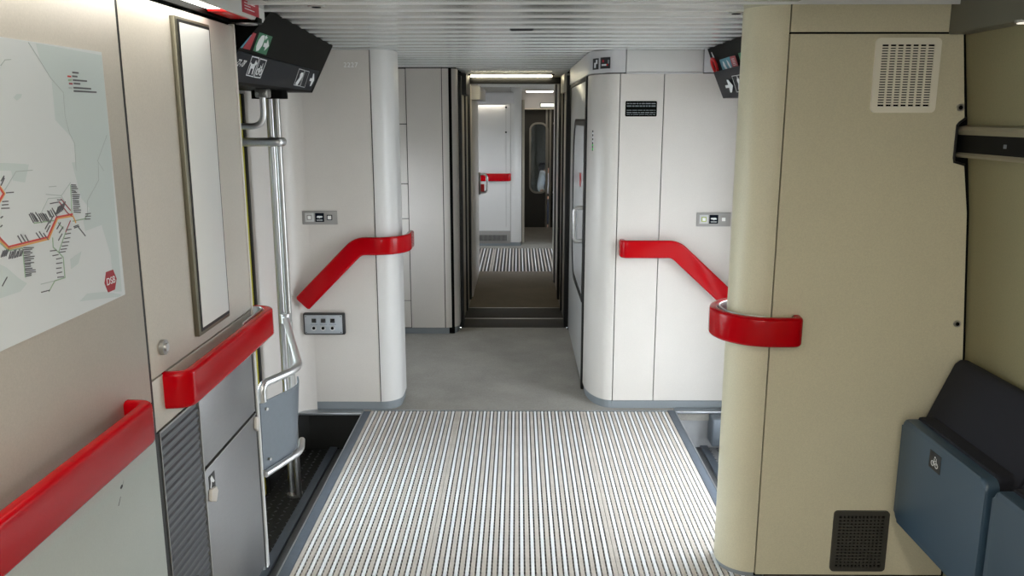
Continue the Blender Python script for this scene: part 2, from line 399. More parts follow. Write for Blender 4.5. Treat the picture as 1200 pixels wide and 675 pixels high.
# ---- step wells beside the grating
def well(side, x_in, x_out, y0, y1, name, label):
    lo, hi = min(x_in, x_out), max(x_in, x_out)
    w = box(name, lo, hi, y0, y1, -0.30, -0.24, 'well_shaded' if side < 0 else 'well_lit', None)
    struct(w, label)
    dk = 'well_shaded' if side < 0 else 'well_lit'
    box('riser', x_in - 0.006 if side < 0 else x_in - 0.012, x_in + 0.012 if side < 0 else x_in + 0.006, y0, y1, -0.30, -0.02, dk, w)
    box('end_riser', lo, hi, y1 - 0.012, y1, -0.24, -0.012, dk, w)
    box('sill_bar', lo + (0 if side < 0 else 0.0), hi, y1 - 0.06, y1 + 0.004, -0.012, 0.004, 'sill', w, 0.003)
    xs = x_in + side * 0.185
    box('rubber_strip', xs - 0.022, xs + 0.022, y0, y1 - 0.012, -0.24, -0.225, 'edge_blue', w, 0.003)
    box('tread_plate', *sorted((x_in + side * 0.012, x_in + side * 0.163)), y0, y1 - 0.012, -0.241, -0.2398, 'well_tread', w)
    bm = bmesh.new()
    random.seed(5)
    ny = int((y1 - y0) / 0.04)
    for i in range(ny):
        for j in range(10):
            x = x_in + side * (0.035 + j * 0.045)
            if abs(x - xs) < 0.03: continue
            y = y0 + 0.03 + i * 0.04
            a = 45 if (i + j) % 2 else -45
            ca, sa = math.cos(R(a)), math.sin(R(a))
            vs = [bm.verts.new((x + u * ca - v * sa, y + u * sa + v * ca, z)) for u, v, z in ((-.013, 0, -.24), (0, -.004, -.24), (.013, 0, -.24), (0, .004, -.24), (0, 0, -.2365))]
            for k in range(4): bm.faces.new((vs[k], vs[(k + 1) % 4], vs[4]))
    o = mk('checker_tread', bm, 'well_tread', w, smooth=False); o['kind'] = 'stuff'
    return w
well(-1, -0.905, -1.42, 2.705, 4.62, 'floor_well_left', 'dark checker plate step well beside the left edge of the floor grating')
well(1, 0.925, 1.42, 3.08, 4.66, 'floor_well_right', 'daylight-coloured step well beside the right edge of the floor grating')
for s, xa, xb, yb, nm in ((-1, -0.905, -0.862, 4.60, 'left'), (1, 0.882, 0.925, 4.63, 'right')):
    t = box('trim_' + nm, xa, xb, 2.0, yb, -0.05, 0.001, 'edge_blue', None, 0.003)
    struct(t, 'slate blue edging strip along the %s side of the floor grating' % nm)
    e = xa if s < 0 else xb
    box('nosing', e - 0.003, e + 0.003, 2.72, yb, -0.03, 0.003, 'sill', t)

# ---- shell of the carriage
def shell(name, lst, m, label):
    return struct(boxes(name, lst, m), label)
shell('wall_left_outer', [(-1.50, -1.42, 2.90, 2.97, -0.3, 2.15), (-1.50, -1.42, 3.89, 5.32, -0.3, 2.15), (-1.50, -1.42, 6.05, 6.6, -0.3, 2.15), (-1.50, -1.42, 5.32, 6.05, -0.3, 0.9), (-1.50, -1.42, 5.32, 6.05, 1.42, 2.15), (-1.50, -1.42, 2.97, 3.89, -0.3, 0.16),  # opening in the recess is added to let sky light onto wall and floor
      (-1.50, -1.42, 2.97, 3.89, 1.63, 2.15), (-1.72, -1.42, 2.86, 2.93, -0.3, 2.15)], 'laminate_pale', 'pale outer side wall of the vestibule on the left')
shell('wall_right_outer', [(1.42, 1.50, 2.95, 3.10, -0.3, 2.15), (1.42, 1.50, 4.0, 6.6, -0.3, 2.15), (1.42, 1.50, 3.10, 4.0, 1.76, 2.15)],
      'laminate_pale', 'pale outer side wall around the open doorway on the right')
shell('wall_back', [(-1.7, 1.7, -6.1, -6.0, -0.06, 2.2)], 'laminate_warm', 'end wall of the passenger saloon behind the camera')
shell('wall_saloon_left', [(-1.62, -1.55, -6.0, 2.90, 0, 0.9), (-1.62, -1.55, -6.0, 2.90, 1.55, 2.2), (-1.62, -1.55, -2.2, 2.90, 0.9, 1.55), (-1.62, -1.55, -6.0, -5.6, 0.9, 1.55)],
      'laminate_warm', 'saloon side wall with a window on the left')
shell('ceiling_upper', [(-1.72, 1.72, -6.1, 17.0, 2.15, 2.22)], 'ceiling_plain', 'plain ceiling of the carriage above the slats')
shell('ceiling_saloon_edge', [(-1.62, 1.62, 1.9, 1.94, 2.06, 2.15)], 'ceiling_plain', 'closing strip where the slatted ceiling begins')

# ---- slatted ceiling
ceil = box('ceiling', -1.42, 1.42, 2.9, 7.2, 2.10, 2.14, 'gap'); struct(ceil, 'ceiling of glossy grey metal slats running across the vestibule')
pitch = 0.1855
def slat_profile(y0):
    y1 = y0 + pitch - 0.004
    return [(y0, CZ + 0.012), (y0, CZ + 0.003), (y0 + 0.006, CZ - 0.002), (y0 + 0.016, CZ - 0.002), (y0 + 0.022, CZ + 0.002), (y1 - 0.004, CZ + 0.002), (y1, CZ + 0.006), (y1, CZ + 0.012)]
def add_slat(y0, xa, xb, par):
    bm = bmesh.new(); add_prism(bm, slat_profile(y0), AX('X', xa), AX('X', xb))
    o = mk('slat', bm, 'slat', par, smooth=False)
    box('lip_highlight', xa, xb, y0 - 0.003, y0 + 0.004, CZ - 0.004, CZ + 0.01, 'highlight_strip', o)  # light caught by the slat lip, painted as a paler strip
y = 4.627 - 14 * pitch
while y < 7.05:
    if y < 2.75: xa, xb = -0.80, 0.885
    elif y < 6.30: xa, xb = -1.41, 1.41
    else: xa, xb = -0.47, 0.41
    add_slat(y, xa, xb, ceil)
    y += pitch
far_ceil = box('ceiling_far', -1.42, 1.42, 7.3, 12.75, 2.10, 2.14, 'gap'); struct(far_ceil, 'slatted ceiling of the far vestibule')
y = 7.40
while y < 12.6:
    xa, xb = (-0.46, 0.42) if y < 8.95 else ((-1.41, 1.41) if y < 10.8 else (0.03, 0.66))
    add_slat(y, xa, xb, far_ceil)
    y += pitch
for nm, x, y, lab in (('ceiling_nozzle', -0.652, 2.80, 'small round fitting in the ceiling slats near the left sign box'), ('ceiling_nozzle', 0.75, 2.985, 'small round fitting in the ceiling slats near the right sign box')):
    t = thing(nm, lab, 'nozzle', (x, y, CZ - 0.004))
    cyl('ring', (x, y, CZ - 0.008), (x, y, CZ + 0.006), 0.028, 'alu', t); cyl('bore', (x, y, CZ - 0.010), (x, y, CZ - 0.004), 0.015, 'gap', t)
t = thing('ceiling_slot', 'small dark slot set in the middle of the slatted ceiling', 'fitting', (0.017, 3.58, CZ - 0.004))
box('slot', -0.03, 0.06, 3.565, 3.60, CZ - 0.006, CZ + 0.004, 'gap', t, 0.002); box('lip', -0.034, 0.064, 3.561, 3.566, CZ - 0.007, CZ + 0.004, 'frame_dark', t)

# ---- left partition with the coach number
LY = 4.62
wl = box('wall_front_left', -1.42, -0.80, LY + 0.012, LY + 0.36, 0.0, CZ, 'gap')
struct(wl, 'pale partition with rounded end on the left of the corridor')
cor = [(-1.42, LY), (-0.806, LY), (-0.806, LY + 0.02), (-1.42, LY + 0.02)]
prism('panel', cor, 'Z', 0.052, CZ - 0.005, 'laminate_pale', wl)
pts = [(-0.80, LY)] + arc(-0.80, LY + 0.115, 0.115, -90, 0, 12) + [(-0.685, LY + 0.245)] + arc(-0.80, LY + 0.245, 0.115, 0, 90, 12)
prism('end_post', pts, 'Z', 0.052, CZ - 0.002, 'laminate_white', wl)
kp = [(-1.42, LY + 0.008), (-0.80, LY + 0.008)] + arc(-0.80, LY + 0.115, 0.107, -90, 0, 12) + [(-0.693, LY + 0.245)] + arc(-0.80, LY + 0.245, 0.107, 0, 90, 12) + [(-1.42, LY + 0.352)]
prism('kick_plate', kp, 'Z', -0.02, 0.050, 'kick', wl)
# concave corner pillar between the side wall and the partition
pp = [(-1.42, 4.02), (-1.305, 4.02), (-1.298, 4.04), (-1.298, LY - 0.12)] + arc(-1.178, LY - 0.12, 0.12, 180, 90, 8) + [(-1.42, LY)]
pil = prism('wall_left_pillar', pp, 'Z', 0.0, 1.83, 'laminate_pale'); struct(pil, 'grey door pillar in the corner left of the partition')
prism('pillar_base', pp, 'Z', -0.24, 0.0, 'well_shaded', pil)  # dark colour stands in for shade low in the step well
text_mesh('coach_number', '2227', 0.036, 'print_number', wl, (-0.905, LY - 0.0008, 1.965), (1, 0, 0), (0, 0, 1), spacing=1.1)

# ---- right partition with the rounded corner and fascia
RY = 4.66
wr = prism('wall_front_right', [(0.50, RY + 0.06), (1.42, RY + 0.012), (1.42, 6.58), (0.425, 6.58), (0.425, RY + 0.32)], 'Z', 0.0, CZ, 'gap')
struct(wr, 'white panelled block with rounded corner on the right of the corridor')
cpts = [(0.559, RY)] + arc(0.559, RY + 0.30, 0.149, -90, -180, 14, 0.30) + [(0.41, RY + 0.335), (0.44, RY + 0.335)] + arc(0.559, RY + 0.30, 0.119, -180, -90, 14, 0.26) + [(0.559, RY + 0.03)]
cpts = [(0.557, RY)] + arc(0.559, RY + 0.30, 0.149, -95, -180, 14, 0.30) + [(0.41, RY + 0.335), (0.45, RY + 0.335), (0.557, RY + 0.12)]
prism('corner_panel', cpts, 'Z', 0.05, 1.922, 'laminate_pale', wr)
box('panel', 0.562, 0.797, RY, RY + 0.02, 0.05, 1.922, 'laminate_pale', wr)
box('panel', 0.802, 1.42, RY, RY + 0.02, 0.05, 1.922, 'laminate_pale', wr)
kp = [(1.42, RY + 0.006), (0.559, RY + 0.006)] + arc(0.559, RY + 0.30, 0.141, -90, -180, 14, 0.292) + [(0.418, 5.02), (1.42, 5.02)]
prism('kick_plate', kp, 'Z', -0.02, 0.046, 'kick', wr)
# fascia band over it
fp = [(0.585, RY - 0.012)] + arc(0.559, RY + 0.26, 0.160, -90, -180, 14, 0.272) + [(0.399, 6.56), (0.43, 6.56), (0.43, RY + 0.26), (0.585, RY + 0.05)]
prism('fascia_corner', fp, 'Z', 1.928, CZ - 0.003, 'fascia', wr)
box('fascia', 0.589, 1.005, RY - 0.012, RY + 0.05, 1.928, CZ - 0.003, 'laminate_white', wr, 0.003)
box('fascia', 1.009, 1.42, RY - 0.012, RY + 0.05, 1.928, CZ - 0.003, 'fascia', wr, 0.003)
box('fascia_lip', 0.589, 1.005, RY - 0.016, RY, 1.920, 1.930, 'fascia', wr, 0.002)

# corridor door in that block
d = thing('door_1', 'pale corridor door with rounded glazed panel and chrome handle', 'door', (0.41, 5.8, 0), kind='structure')
box('door_leaf', 0.408, 0.424, 5.075, 6.50, 0.012, 1.90, 'door_grey', d, 0.003)
box('jamb_seal', 0.400, 0.430, 5.005, 5.060, 0.0, 1.925, 'seal', d, 0.004)
box('jamb_seal', 0.402, 0.430, 6.505, 6.53, 0.0, 1.925, 'seal', d, 0.004)
box('top_seal', 0.404, 0.430, 5.0, 6.53, 1.902, 1.927, 'seal', d, 0.003)
wo = arc(5.83, 1.40, 0.25, 0, 90, 10, 0.275) + [(5.07, 1.675), (5.07, 0.55)] + arc(5.83, 0.825, 0.25, 270, 360, 10, 0.275)
wi = arc(5.82, 1.39, 0.22, 0, 90, 10, 0.245) + [(5.075, 1.635), (5.075, 0.59)] + arc(5.82, 0.835, 0.22, 270, 360, 10, 0.245)
ring('window_gasket', wo, wi, 'X', 0.398, 0.412, 'seal', d)
prism('pane', wi, 'X', 0.403, 0.409, 'frosted', d)
box('red_patch', 0.4015, 0.4032, 5.33, 5.43, 1.25, 1.335, 'signal_red', d)  # red reflection in the pane, painted as a flat patch
tube('handle', fillet([(0.408, 5.16, 1.135), (0.355, 5.16, 1.135), (0.355, 5.16, 0.925), (0.408, 5.16, 0.925)], 0.045), 0.013, 'chrome', d)

# ---- far left wall of the recess
FY = 6.36
fl = box('wall_far_left', -1.42, -0.50, FY + 0.012, FY + 0.24, 0.0, CZ, 'gap'); struct(fl, 'panelled grey wall at the end of the left recess')
zs = [0.05, 0.269, 0.918, 1.186, 1.635, CZ - 0.008]
for i in range(5): box('panel', -1.42, -0.844, FY, FY + 0.02, zs[i] + 0.003, zs[i + 1] - 0.003, 'laminate_pale', fl)
box('panel', -0.838, -0.575, FY, FY + 0.02, 0.05, CZ - 0.008, 'laminate_pale', fl)
cpts = [(-0.569, FY)] + arc(-0.569, FY + 0.11, 0.105, -90, 0, 12, 0.11) + [(-0.464, FY + 0.20), (-0.52, FY + 0.20), (-0.569, FY + 0.05)]
prism('corner_panel', cpts, 'Z', 0.05, CZ - 0.008, 'laminate_pale', fl)
kp = [(-1.42, FY + 0.008), (-0.569, FY + 0.008)] + arc(-0.569, FY + 0.11, 0.097, -90, 0, 12, 0.102) + [(-0.472, FY + 0.2), (-1.42, FY + 0.2)]
prism('kick_plate', kp, 'Z', 0.0, 0.046, 'kick', fl)

# ---- gangway between the coaches
g = thing('gangway', 'dark rubber-sealed gangway between the two coaches', 'gangway', (0, 7.1, 0), kind='structure')
for s, x in ((-1, -0.452), (1, 0.388)):
    def gx(name, a, b, y0, y1, z0, z1, m, bev=0.003):
        lo, hi = sorted((x + s * a, x + s * b)); box(name, lo, hi, y0, y1, z0, z1, m, g, bev)
    gx('rubber_seal', -0.012, 0.05, 6.565, 6.66, 0.0, 2.0, 'seal')
    gx('side_panel', 0.0, 0.05, 6.67, 7.10, 0.0, 1.94, 'gang_panel')
    gx('rubber_seal', -0.012, 0.05, 7.11, 7.20, 0.0, 2.0, 'seal')
    gx('side_panel', 0.002, 0.05, 7.21, 7.60, 0.0, 1.94, 'gang_panel')
    gx('rubber_seal', -0.018, 0.05, 7.61, 7.70, 0.0, 2.0, 'seal')
    gx('backing', 0.05, 0.10, 6.56, 7.72, 0.0, 2.1, 'gap')
box('header', -0.46, 0.40, 7.22, 7.32, 1.962, 2.016, 'seal', g, 0.004)
box('header_cover', -0.46, 0.40, 7.32, 7.70, 2.01, 2.03, 'gang_panel', g, 0.003)
box('closer', -0.50, -0.405, 6.66, 7.15, 1.86, 2.02, 'seal', g, 0.004)
box('closer', 0.36, 0.43, 6.66, 7.15, 1.88, 2.02, 'gang_panel', g, 0.004)
lp = thing('gangway_light', 'thin glowing strip lamp across the top of the gangway', 'lamp', (-0.05, 7.16, 2.0))
box('diffuser', -0.40, 0.285, 7.17, 7.20, 2.014, 2.030, 'lamp_far', lp, 0.004); box('holder', -0.42, 0.305, 7.165, 7.205, 2.030, 2.040, 'frame_dark', lp)

lp2 = thing('gangway_light', 'added unseen strip light behind the far side of the gangway header', 'lamp', (-0.05, 7.36, 2.0))  # added out of sight to brighten the gangway and corridor floor
box('diffuser', -0.40, 0.285, 7.345, 7.375, 1.985, 2.006, 'lamp_far', lp2, 0.004); box('holder', -0.42, 0.305, 7.325, 7.345, 1.98, 2.009, 'frame_dark', lp2)
lp3 = thing('passage_lamp', 'small ceiling lamp in front of the far end door', 'lamp', (0.3, 12.2, 2.0))
box('diffuser', 0.12, 0.50, 12.05, 12.30, 2.02, 2.040, 'lamp_white', lp3, 0.004); box('rim', 0.10, 0.52, 12.03, 12.32, 2.038, 2.05, 'fascia', lp3)
lp4 = thing('end_fill_light', 'added light making the passenger behind the far end door visible', 'lamp', (0.4, 14.0, 2.1))  # added fill so the passenger shows through the door glass
box('diffuser', 0.2, 0.6, 13.3, 14.8, 2.12, 2.14, 'fill_end', lp4, 0.004); box('rim', 0.18, 0.62, 13.28, 14.82, 2.136, 2.15, 'fascia', lp4)

# ---- second coach: corridor, vestibule, partition, end door
c2l = box('wall_corridor_left', -0.52, -0.425, 7.72, 9.05, 0.0, 2.06, 'laminate_pale'); struct(c2l, 'light wall of the second coach corridor on the left')
box('fascia', -0.425, -0.345, 7.74, 9.05, 1.84, 1.965, 'fascia', c2l, 0.006)
c2r = box('wall_corridor_right', 0.385, 0.50, 7.72, 9.05, 0.0, 2.06, 'laminate_pale'); struct(c2r, 'light wall of the second coach corridor on the right')
box('edge_seal', 0.372, 0.392, 8.4, 8.5, 0.0, 2.0, 'seal', c2r); box('edge_trim', 0.370, 0.392, 8.52, 8.58, 0.0, 2.0, 'gang_panel', c2r)
shell('wall_vestibule_near', [(-1.42, -0.52, 8.98, 9.05, -0.06, 2.15), (0.50, 1.42, 8.98, 9.05, -0.06, 2.15)], 'laminate_pale', 'end walls of the far vestibule facing away')
shell('wall_vestibule_sides', [(-1.50, -1.42, 9.0, 9.25, -0.3, 2.15), (-1.50, -1.42, 10.72, 12.75, -0.3, 2.15), (-1.50, -1.42, 9.25, 9.6, -0.3, 2.15), (-1.50, -1.42, 10.4, 10.72, -0.3, 2.15), (-1.50, -1.42, 9.6, 10.4, -0.3, 0.8), (-1.50, -1.42, 9.6, 10.4, 1.42, 2.15),
      (1.42, 1.50, 9.0, 9.25, -0.3, 2.15), (1.42, 1.50, 10.72, 12.75, -0.3, 2.15), (1.42, 1.50, 9.25, 9.6, -0.3, 2.15), (1.42, 1.50, 10.4, 10.72, -0.3, 2.15), (1.42, 1.50, 9.6, 10.4, -0.3, 0.8), (1.42, 1.50, 9.6, 10.4, 1.42, 2.15)], 'laminate_pale', 'side walls of the far vestibule with door windows')
fw = box('wall_far', -1.42, -0.10, 10.90, 11.20, 0.0, CZ, 'laminate_white'); struct(fw, 'white partition of the far vestibule with a rounded end')
pts = [(-0.095, 10.9)] + arc(-0.09, 11.04, 0.14, -90, 0, 10) + [(0.05, 11.2), (-0.095, 11.2)]
prism('end_post', pts, 'Z', 0.04, CZ, 'laminate_white', fw)
box('kick_plate', -1.42, 0.04, 10.893, 10.905, 0.0, 0.045, 'kick', fw)
box('fascia', -1.42, -0.05, 10.80, 10.9, 1.845, 1.985, 'fascia', fw, 0.006)
box('cover_seam', -0.157, -0.153, 10.898, 10.902, 0.25, 1.84, 'plate_grey', fw)
for z in (1.484, 1.80): cyl('screw', (-0.155, 10.892, z), (-0.155, 10.902, z), 0.012, 'gap', fw)
lp = thing('wall_lamp', 'warm lamp tucked under the fascia of the far white partition', 'lamp', (-0.35, 10.86, 1.83))
box('diffuser', -0.9, -0.165, 10.84, 10.89, 1.832, 1.846, 'lamp_white', lp)
box('holder', -0.92, -0.15, 10.825, 10.84, 1.828, 1.85, 'fascia', lp)
shell('wall_far_passage', [(0.64, 1.42, 10.9, 11.0, -0.06, 2.15), (0.64, 0.72, 11.0, 12.75, -0.06, 2.15), (-0.04, 0.04, 11.2, 12.75, -0.06, 2.15)], 'laminate_pale', 'walls of the short passage before the far end door')
box_s = box('trim_far_post', 0.048, 0.085, 11.25, 11.32, 0.0, 1.90, 'seal'); struct(box_s, 'dark door post at the end of the far white partition')
box('post_edge', 0.058, 0.088, 11.18, 11.24, 0.0, 1.90, 'gang_panel', box_s)
ff = box('wall_far_header', 0.03, 0.66, 12.58, 12.75, 1.79, 2.06, 'fascia'); struct(ff, 'cream fascia above the far end door')
box('lip', 0.03, 0.66, 12.56, 12.60, 1.785, 1.80, 'vent_cream', ff)
ds = thing('display_board', 'small lit destination display above the far end door', 'display', (0.47, 12.57, 1.81))
box('frame', 0.325, 0.61, 12.565, 12.59, 1.812, 1.880, 'frame_dark', ds, 0.004); box('screen', 0.337, 0.57, 12.560, 12.568, 1.822, 1.870, 'lamp_display', ds, 0.003)
box('button', 0.582, 0.598, 12.560, 12.568, 1.83, 1.862, 'lamp_display', ds)
# end door: two dark leaves with rounded windows
ed = thing('door_2', 'dark double door with rounded windows at the far end of the train', 'door', (0.35, 12.7, 0), kind='structure')
def leaf(x0, x1, hx):
    w0, w1 = x0 + 0.09, x1 - 0.015
    lf = thing('door_leaf', 'dark leaf of the far end door', None, ((x0 + x1) / 2, 12.7, 0)); del lf['category']; del lf['label']
    lf.parent = ed; lf.location = Vector(((x0 + x1) / 2, 12.7, 0)) - ORG[ed.name]
    if w0 > w1: w0, w1 = w1, w0
    o = [(x1, 1.785), (x0, 1.785), (x0, 0.01), (x1, 0.01)]
    n = 6
    inner = rrect(w0, w1, 0.55, 1.575, 0.10, n)
    def side(a, b, k): return [(a[0] + (b[0] - a[0]) * i / k, a[1] + (b[1] - a[1]) * i / k) for i in range(k + 1)]
    outer = []
    cs = [(x1, 1.785), (x0, 1.785), (x0, 0.01), (x1, 0.01)]
    for c in cs: outer += [c] * (n + 1)
    # spread duplicate corner points so that faces stay non-degenerate
    outer = [(px + 0.0001 * (i % (n + 1)) * (-1 if px > (x0 + x1) / 2 else 1), pz) for i, (px, pz) in enumerate(outer)]
    ring('leaf_panel', outer, inner, 'Y', 12.68, 12.72, 'door_dark', lf)
    ring('window_frame', rrect(w0 - 0.02, w1 + 0.02, 0.53, 1.595, 0.115, n), rrect(w0 + 0.006, w1 - 0.006, 0.556, 1.569, 0.095, n), 'Y', 12.668, 12.682, 'door_bar', lf)
    prism('pane', rrect(w0, w1, 0.55, 1.575, 0.10, n), 'Y', 12.69, 12.697, 'glass_dark', lf)
    box('edge_bar', hx - 0.014, hx + 0.014, 12.655, 12.69, 0.01, 1.785, 'door_bar', lf, 0.004)
leaf(0.10, 0.452, 0.432)
leaf(0.47, 0.64, 0.488)
box('frame_post', 0.045, 0.095, 12.64, 12.75, 0, 1.79, 'seal', ed)
# the saloon behind it
shell('wall_end_saloon', [(-0.9, -0.85, 12.75, 16.6, -0.3, 2.15), (1.62, 1.68, 12.75, 16.6, -0.3, 2.15), (-0.9, 1.68, 16.55, 16.6, -0.3, 2.15)], 'cove', 'walls of the dim saloon behind the far end door')
shell('floor_end_saloon', [(-0.9, 1.68, 12.72, 16.6, -0.32, -0.26)], 'lino_brown', 'floor of the dim saloon behind the far end door')
# ================================================================== LEFT FOREGROUND
LX = -0.96
wls = box('wall_left', -1.50, LX - 0.012, 0.2, 2.066, 0.0, 2.15, 'gap'); struct(wls, 'grey laminate wall with the route map on the left')
box('upper_panel', LX - 0.012, LX, 0.2, 2.059, 0.962, 2.14, 'laminate_warm', wls, 0.001)
box('lower_panel', LX - 0.012, LX, 0.2, 2.059, 0.0, 0.957, 'laminate_green', wls, 0.001)
box('joint_seal', LX - 0.013, LX - 0.0015, 2.060, 2.0725, 0.0, 2.0, 'seal', wls)
box('end_cap', -1.50, LX - 0.002, 0.19, 0.2, 0.0, 2.14, 'laminate_warm', wls)
bm = bmesh.new()
for pg in ([(1.852, .818), (1.860, .823), (1.866, .821), (1.872, .830), (1.864, .815), (1.856, .813)], [(1.835, .78), (1.850, .797), (1.851, .796), (1.837, .779)]):
    add_prism(bm, pg, AX('X', LX - 0.0005), AX('X', LX + 0.0003))
mk('scuff_mark', bm, 'print_black', wls, smooth=False)

# ---- route map
mp = thing('route_map', 'pale poster map of railway lines with a red logo on the left wall', 'poster', (LX, 1.4, 1.272))
PX = LX + 0.003
box('sheet', LX + 0.0002, PX, 0.92, 1.966, 1.272, 1.842, 'map_paper', mp)
def clipYZ(p): return (min(max(p[0], 0.93), 1.965), min(max(p[1], 1.2735), 1.8405))
for i, pg in enumerate(MAP_SEA):
    bm = bmesh.new(); add_prism(bm, [clipYZ(p) for p in pg], AX('X', PX - 0.0005), AX('X', PX + 0.0001 + 0.00004 * i))
    mk('sea_area', bm, 'map_sea', mp, smooth=False)
def line_mesh(name, lines, w, m, lift):
    bm = bmesh.new()
    for ln in lines:
        P = [Vector((0, *clipYZ(p))) for p in ln]
        for a, b in zip(P[:-1], P[1:]):
            d = b - a
            if d.length < 1e-5: continue
            d.normalize(); nrm = Vector((0, -d.z, d.y)) * w / 2; e = d * w * 0.3
            q = [a - e + nrm, b + e + nrm, b + e - nrm, a - e - nrm]
            add_prism(bm, [(v.y, v.z) for v in q], AX('X', PX), AX('X', PX + lift))
    return mk(name, bm, m, mp, smooth=False)
for key, w_, m_, lf_ in (('route_grey', 0.0016, 'map_grey', 0.0005), ('route_green', 0.0024, 'map_green', 0.0006), ('route_orange', 0.0034, 'map_orange', 0.0007),
                         ('route_maroon', 0.0022, 'map_maroon', 0.0008), ('route_red', 0.0036, 'map_red', 0.0009)):
    for ln in MAP_LINES[key]: line_mesh('route_line', [ln], w_, m_, lf_)
random.seed(11)
more = []                                          # the western part of the map, outside the photograph's frame
for i in range(26):
    y0 = 0.98 + i * 0.0165; z0 = 1.56 + 0.05 * math.sin(i * 0.9)
    more.append([(y0, z0), (y0 + 0.022, z0 + 0.018)])
line_mesh('station_names', [list(t_) for t_ in MAP_LINES['ticks']] + more, 0.0021, 'map_text', 0.0010)['kind'] = 'stuff'
line_mesh('route_line', [[(0.98, 1.545), (1.12, 1.60), (1.28, 1.52), (1.44, 1.48), (1.4885, 1.462)]], 0.0036, 'map_red', 0.0009)
for i, (a, b, c, dd, col) in enumerate(MAP_LEGEND):
    line_mesh('legend_text', [[a, b]], 0.0035, 'map_text' if i < 4 else 'map_text', 0.0006)
    if col: line_mesh('legend_key', [[c, dd]], 0.0035, {'r': 'map_red', 'g': 'map_green', 'm': 'map_maroon', 'l': 'map_grey'}[col], 0.0007)
hx = [(1.872, 1.319), (1.884, 1.343), (1.916, 1.343), (1.929, 1.319), (1.916, 1.295), (1.884, 1.295)]
lg = prism('logo', hx, 'X', PX - 0.0005, PX + 0.0012, 'logo_red', mp)
text_mesh('logo_lettering', 'DSB', 0.024, 'print_white', lg, (PX + 0.0012, 1.9005, 1.319), (0, 1, 0), (0, 0, 1), 0.0005)

# ---- red hand rails
def hand_rail(label, path, loc, brackets, fixed_n=None, height=0.104, group='red moulded hand rails', liner=None):
    t = thing('hand_rail', label, 'hand rail', loc, group)
    band('rail', path, 'red_rail', t, height=height, fixed_n=fixed_n)
    for p0, p1 in brackets: cyl('bracket', p0, p1, 0.012, 'frame_dark', t, 10)
    return t
ZR = 0.963
hand_rail('long dark red hand rail below the route map', fillet([(-0.967, .42, ZR), (-0.906, .42, ZR), (-0.906, 1.925, ZR), (-0.967, 1.925, ZR)], 0.04), (-.92, 1.2, ZR - .05),
          [((-0.962, 0.8, ZR), (-0.915, 0.8, ZR)), ((-0.962, 1.5, ZR), (-0.915, 1.5, ZR))])
r2 = hand_rail('red hand rail on the grey cabinet beside the guard rail', fillet([(-0.967, 2.155, ZR), (-0.906, 2.165, ZR), (-0.906, 2.960, ZR), (-1.02, 2.960, ZR)], [0, 0.035, 0.055, 0]), (-.92, 2.55, ZR - .05),
          [((-0.962, 2.4, ZR), (-0.915, 2.4, ZR)), ((-0.962, 2.75, ZR), (-0.915, 2.75, ZR))])
band('liner', fillet([(-0.925, 2.70, ZR + .002), (-0.925, 2.941, ZR + .002), (-1.01, 2.941, ZR + .002)], 0.045), 'chrome', r2, height=0.104, thick=0.006, rad=0.002)
ZP = 0.984
aw = [(-0.80 + 0.168 * math.cos(R(a)), LY + 0.115 + 0.168 * math.sin(R(a)), ZP) for a in range(-90, 1, 9)]
yc = LY + 0.115 - 0.168
lp_path = fillet([(-1.215, yc, 0.660), (-0.893, yc, ZP), (-0.80, yc, ZP)], 0.10)[:-1] + aw + [(-0.632, LY + 0.24, ZP)]
r3 = hand_rail('bent red hand rail wrapped round the left partition post', lp_path, (-.95, yc, .62), [((-1.14, yc, .735), (-1.14, LY, .735)), ((-0.86, yc, ZP), (-0.86, LY, ZP))], fixed_n=(0, -1, 0), height=0.100)
yc2 = RY - 0.058
rp_path = fillet([(0.592, RY + 0.004, 0.963), (0.592, yc2, 0.963), (0.885, yc2, 0.963), (1.235, yc2, 0.640)], [0, 0.045, 0.10, 0])
r4 = hand_rail('bent red hand rail on the bright right partition', rp_path, (0.9, yc2, .6), [((1.16, yc2, .71), (1.16, RY, .71)), ((0.80, yc2, .963), (0.80, RY, .963))], fixed_n=(0, -1, 0), height=0.100)
CXC, CYC = 0.888, 2.95
ca = [(CXC + 0.167 * math.cos(R(a)), CYC + 0.167 * math.sin(R(a)), ZR) for a in range(90, 271, 10)]
cpath = [(0.975, CYC + 0.120, ZR), (0.972, CYC + 0.167, ZR)] + ca + fillet([(CXC + .01, CYC - 0.167, ZR), (0.972, CYC - 0.167, ZR), (0.978, CYC - 0.118, ZR)], 0.022)
r5 = hand_rail('dark red hand rail curved round the beige right column', cpath, (0.85, 2.9, .91), [((0.80, CYC - .15, ZR), (0.83, CYC - .10, ZR))])
cb = [(CXC + 0.148 * math.cos(R(a)), CYC + 0.148 * math.sin(R(a)), ZR + .001) for a in range(100, 261, 10)]
band('liner', cb, 'chrome', r5, height=0.103, thick=0.004, rad=0.0015)
hand_rail('small bright red hand rail on the far white partition', fillet([(-0.62, 10.90, 0.907), (-0.62, 10.85, 0.907), (-0.115, 10.85, 0.907), (-0.105, 10.90, 0.907)], 0.03), (-.3, 10.85, .85), [((-.3, 10.85, .907), (-.3, 10.9, .907))], height=0.10)

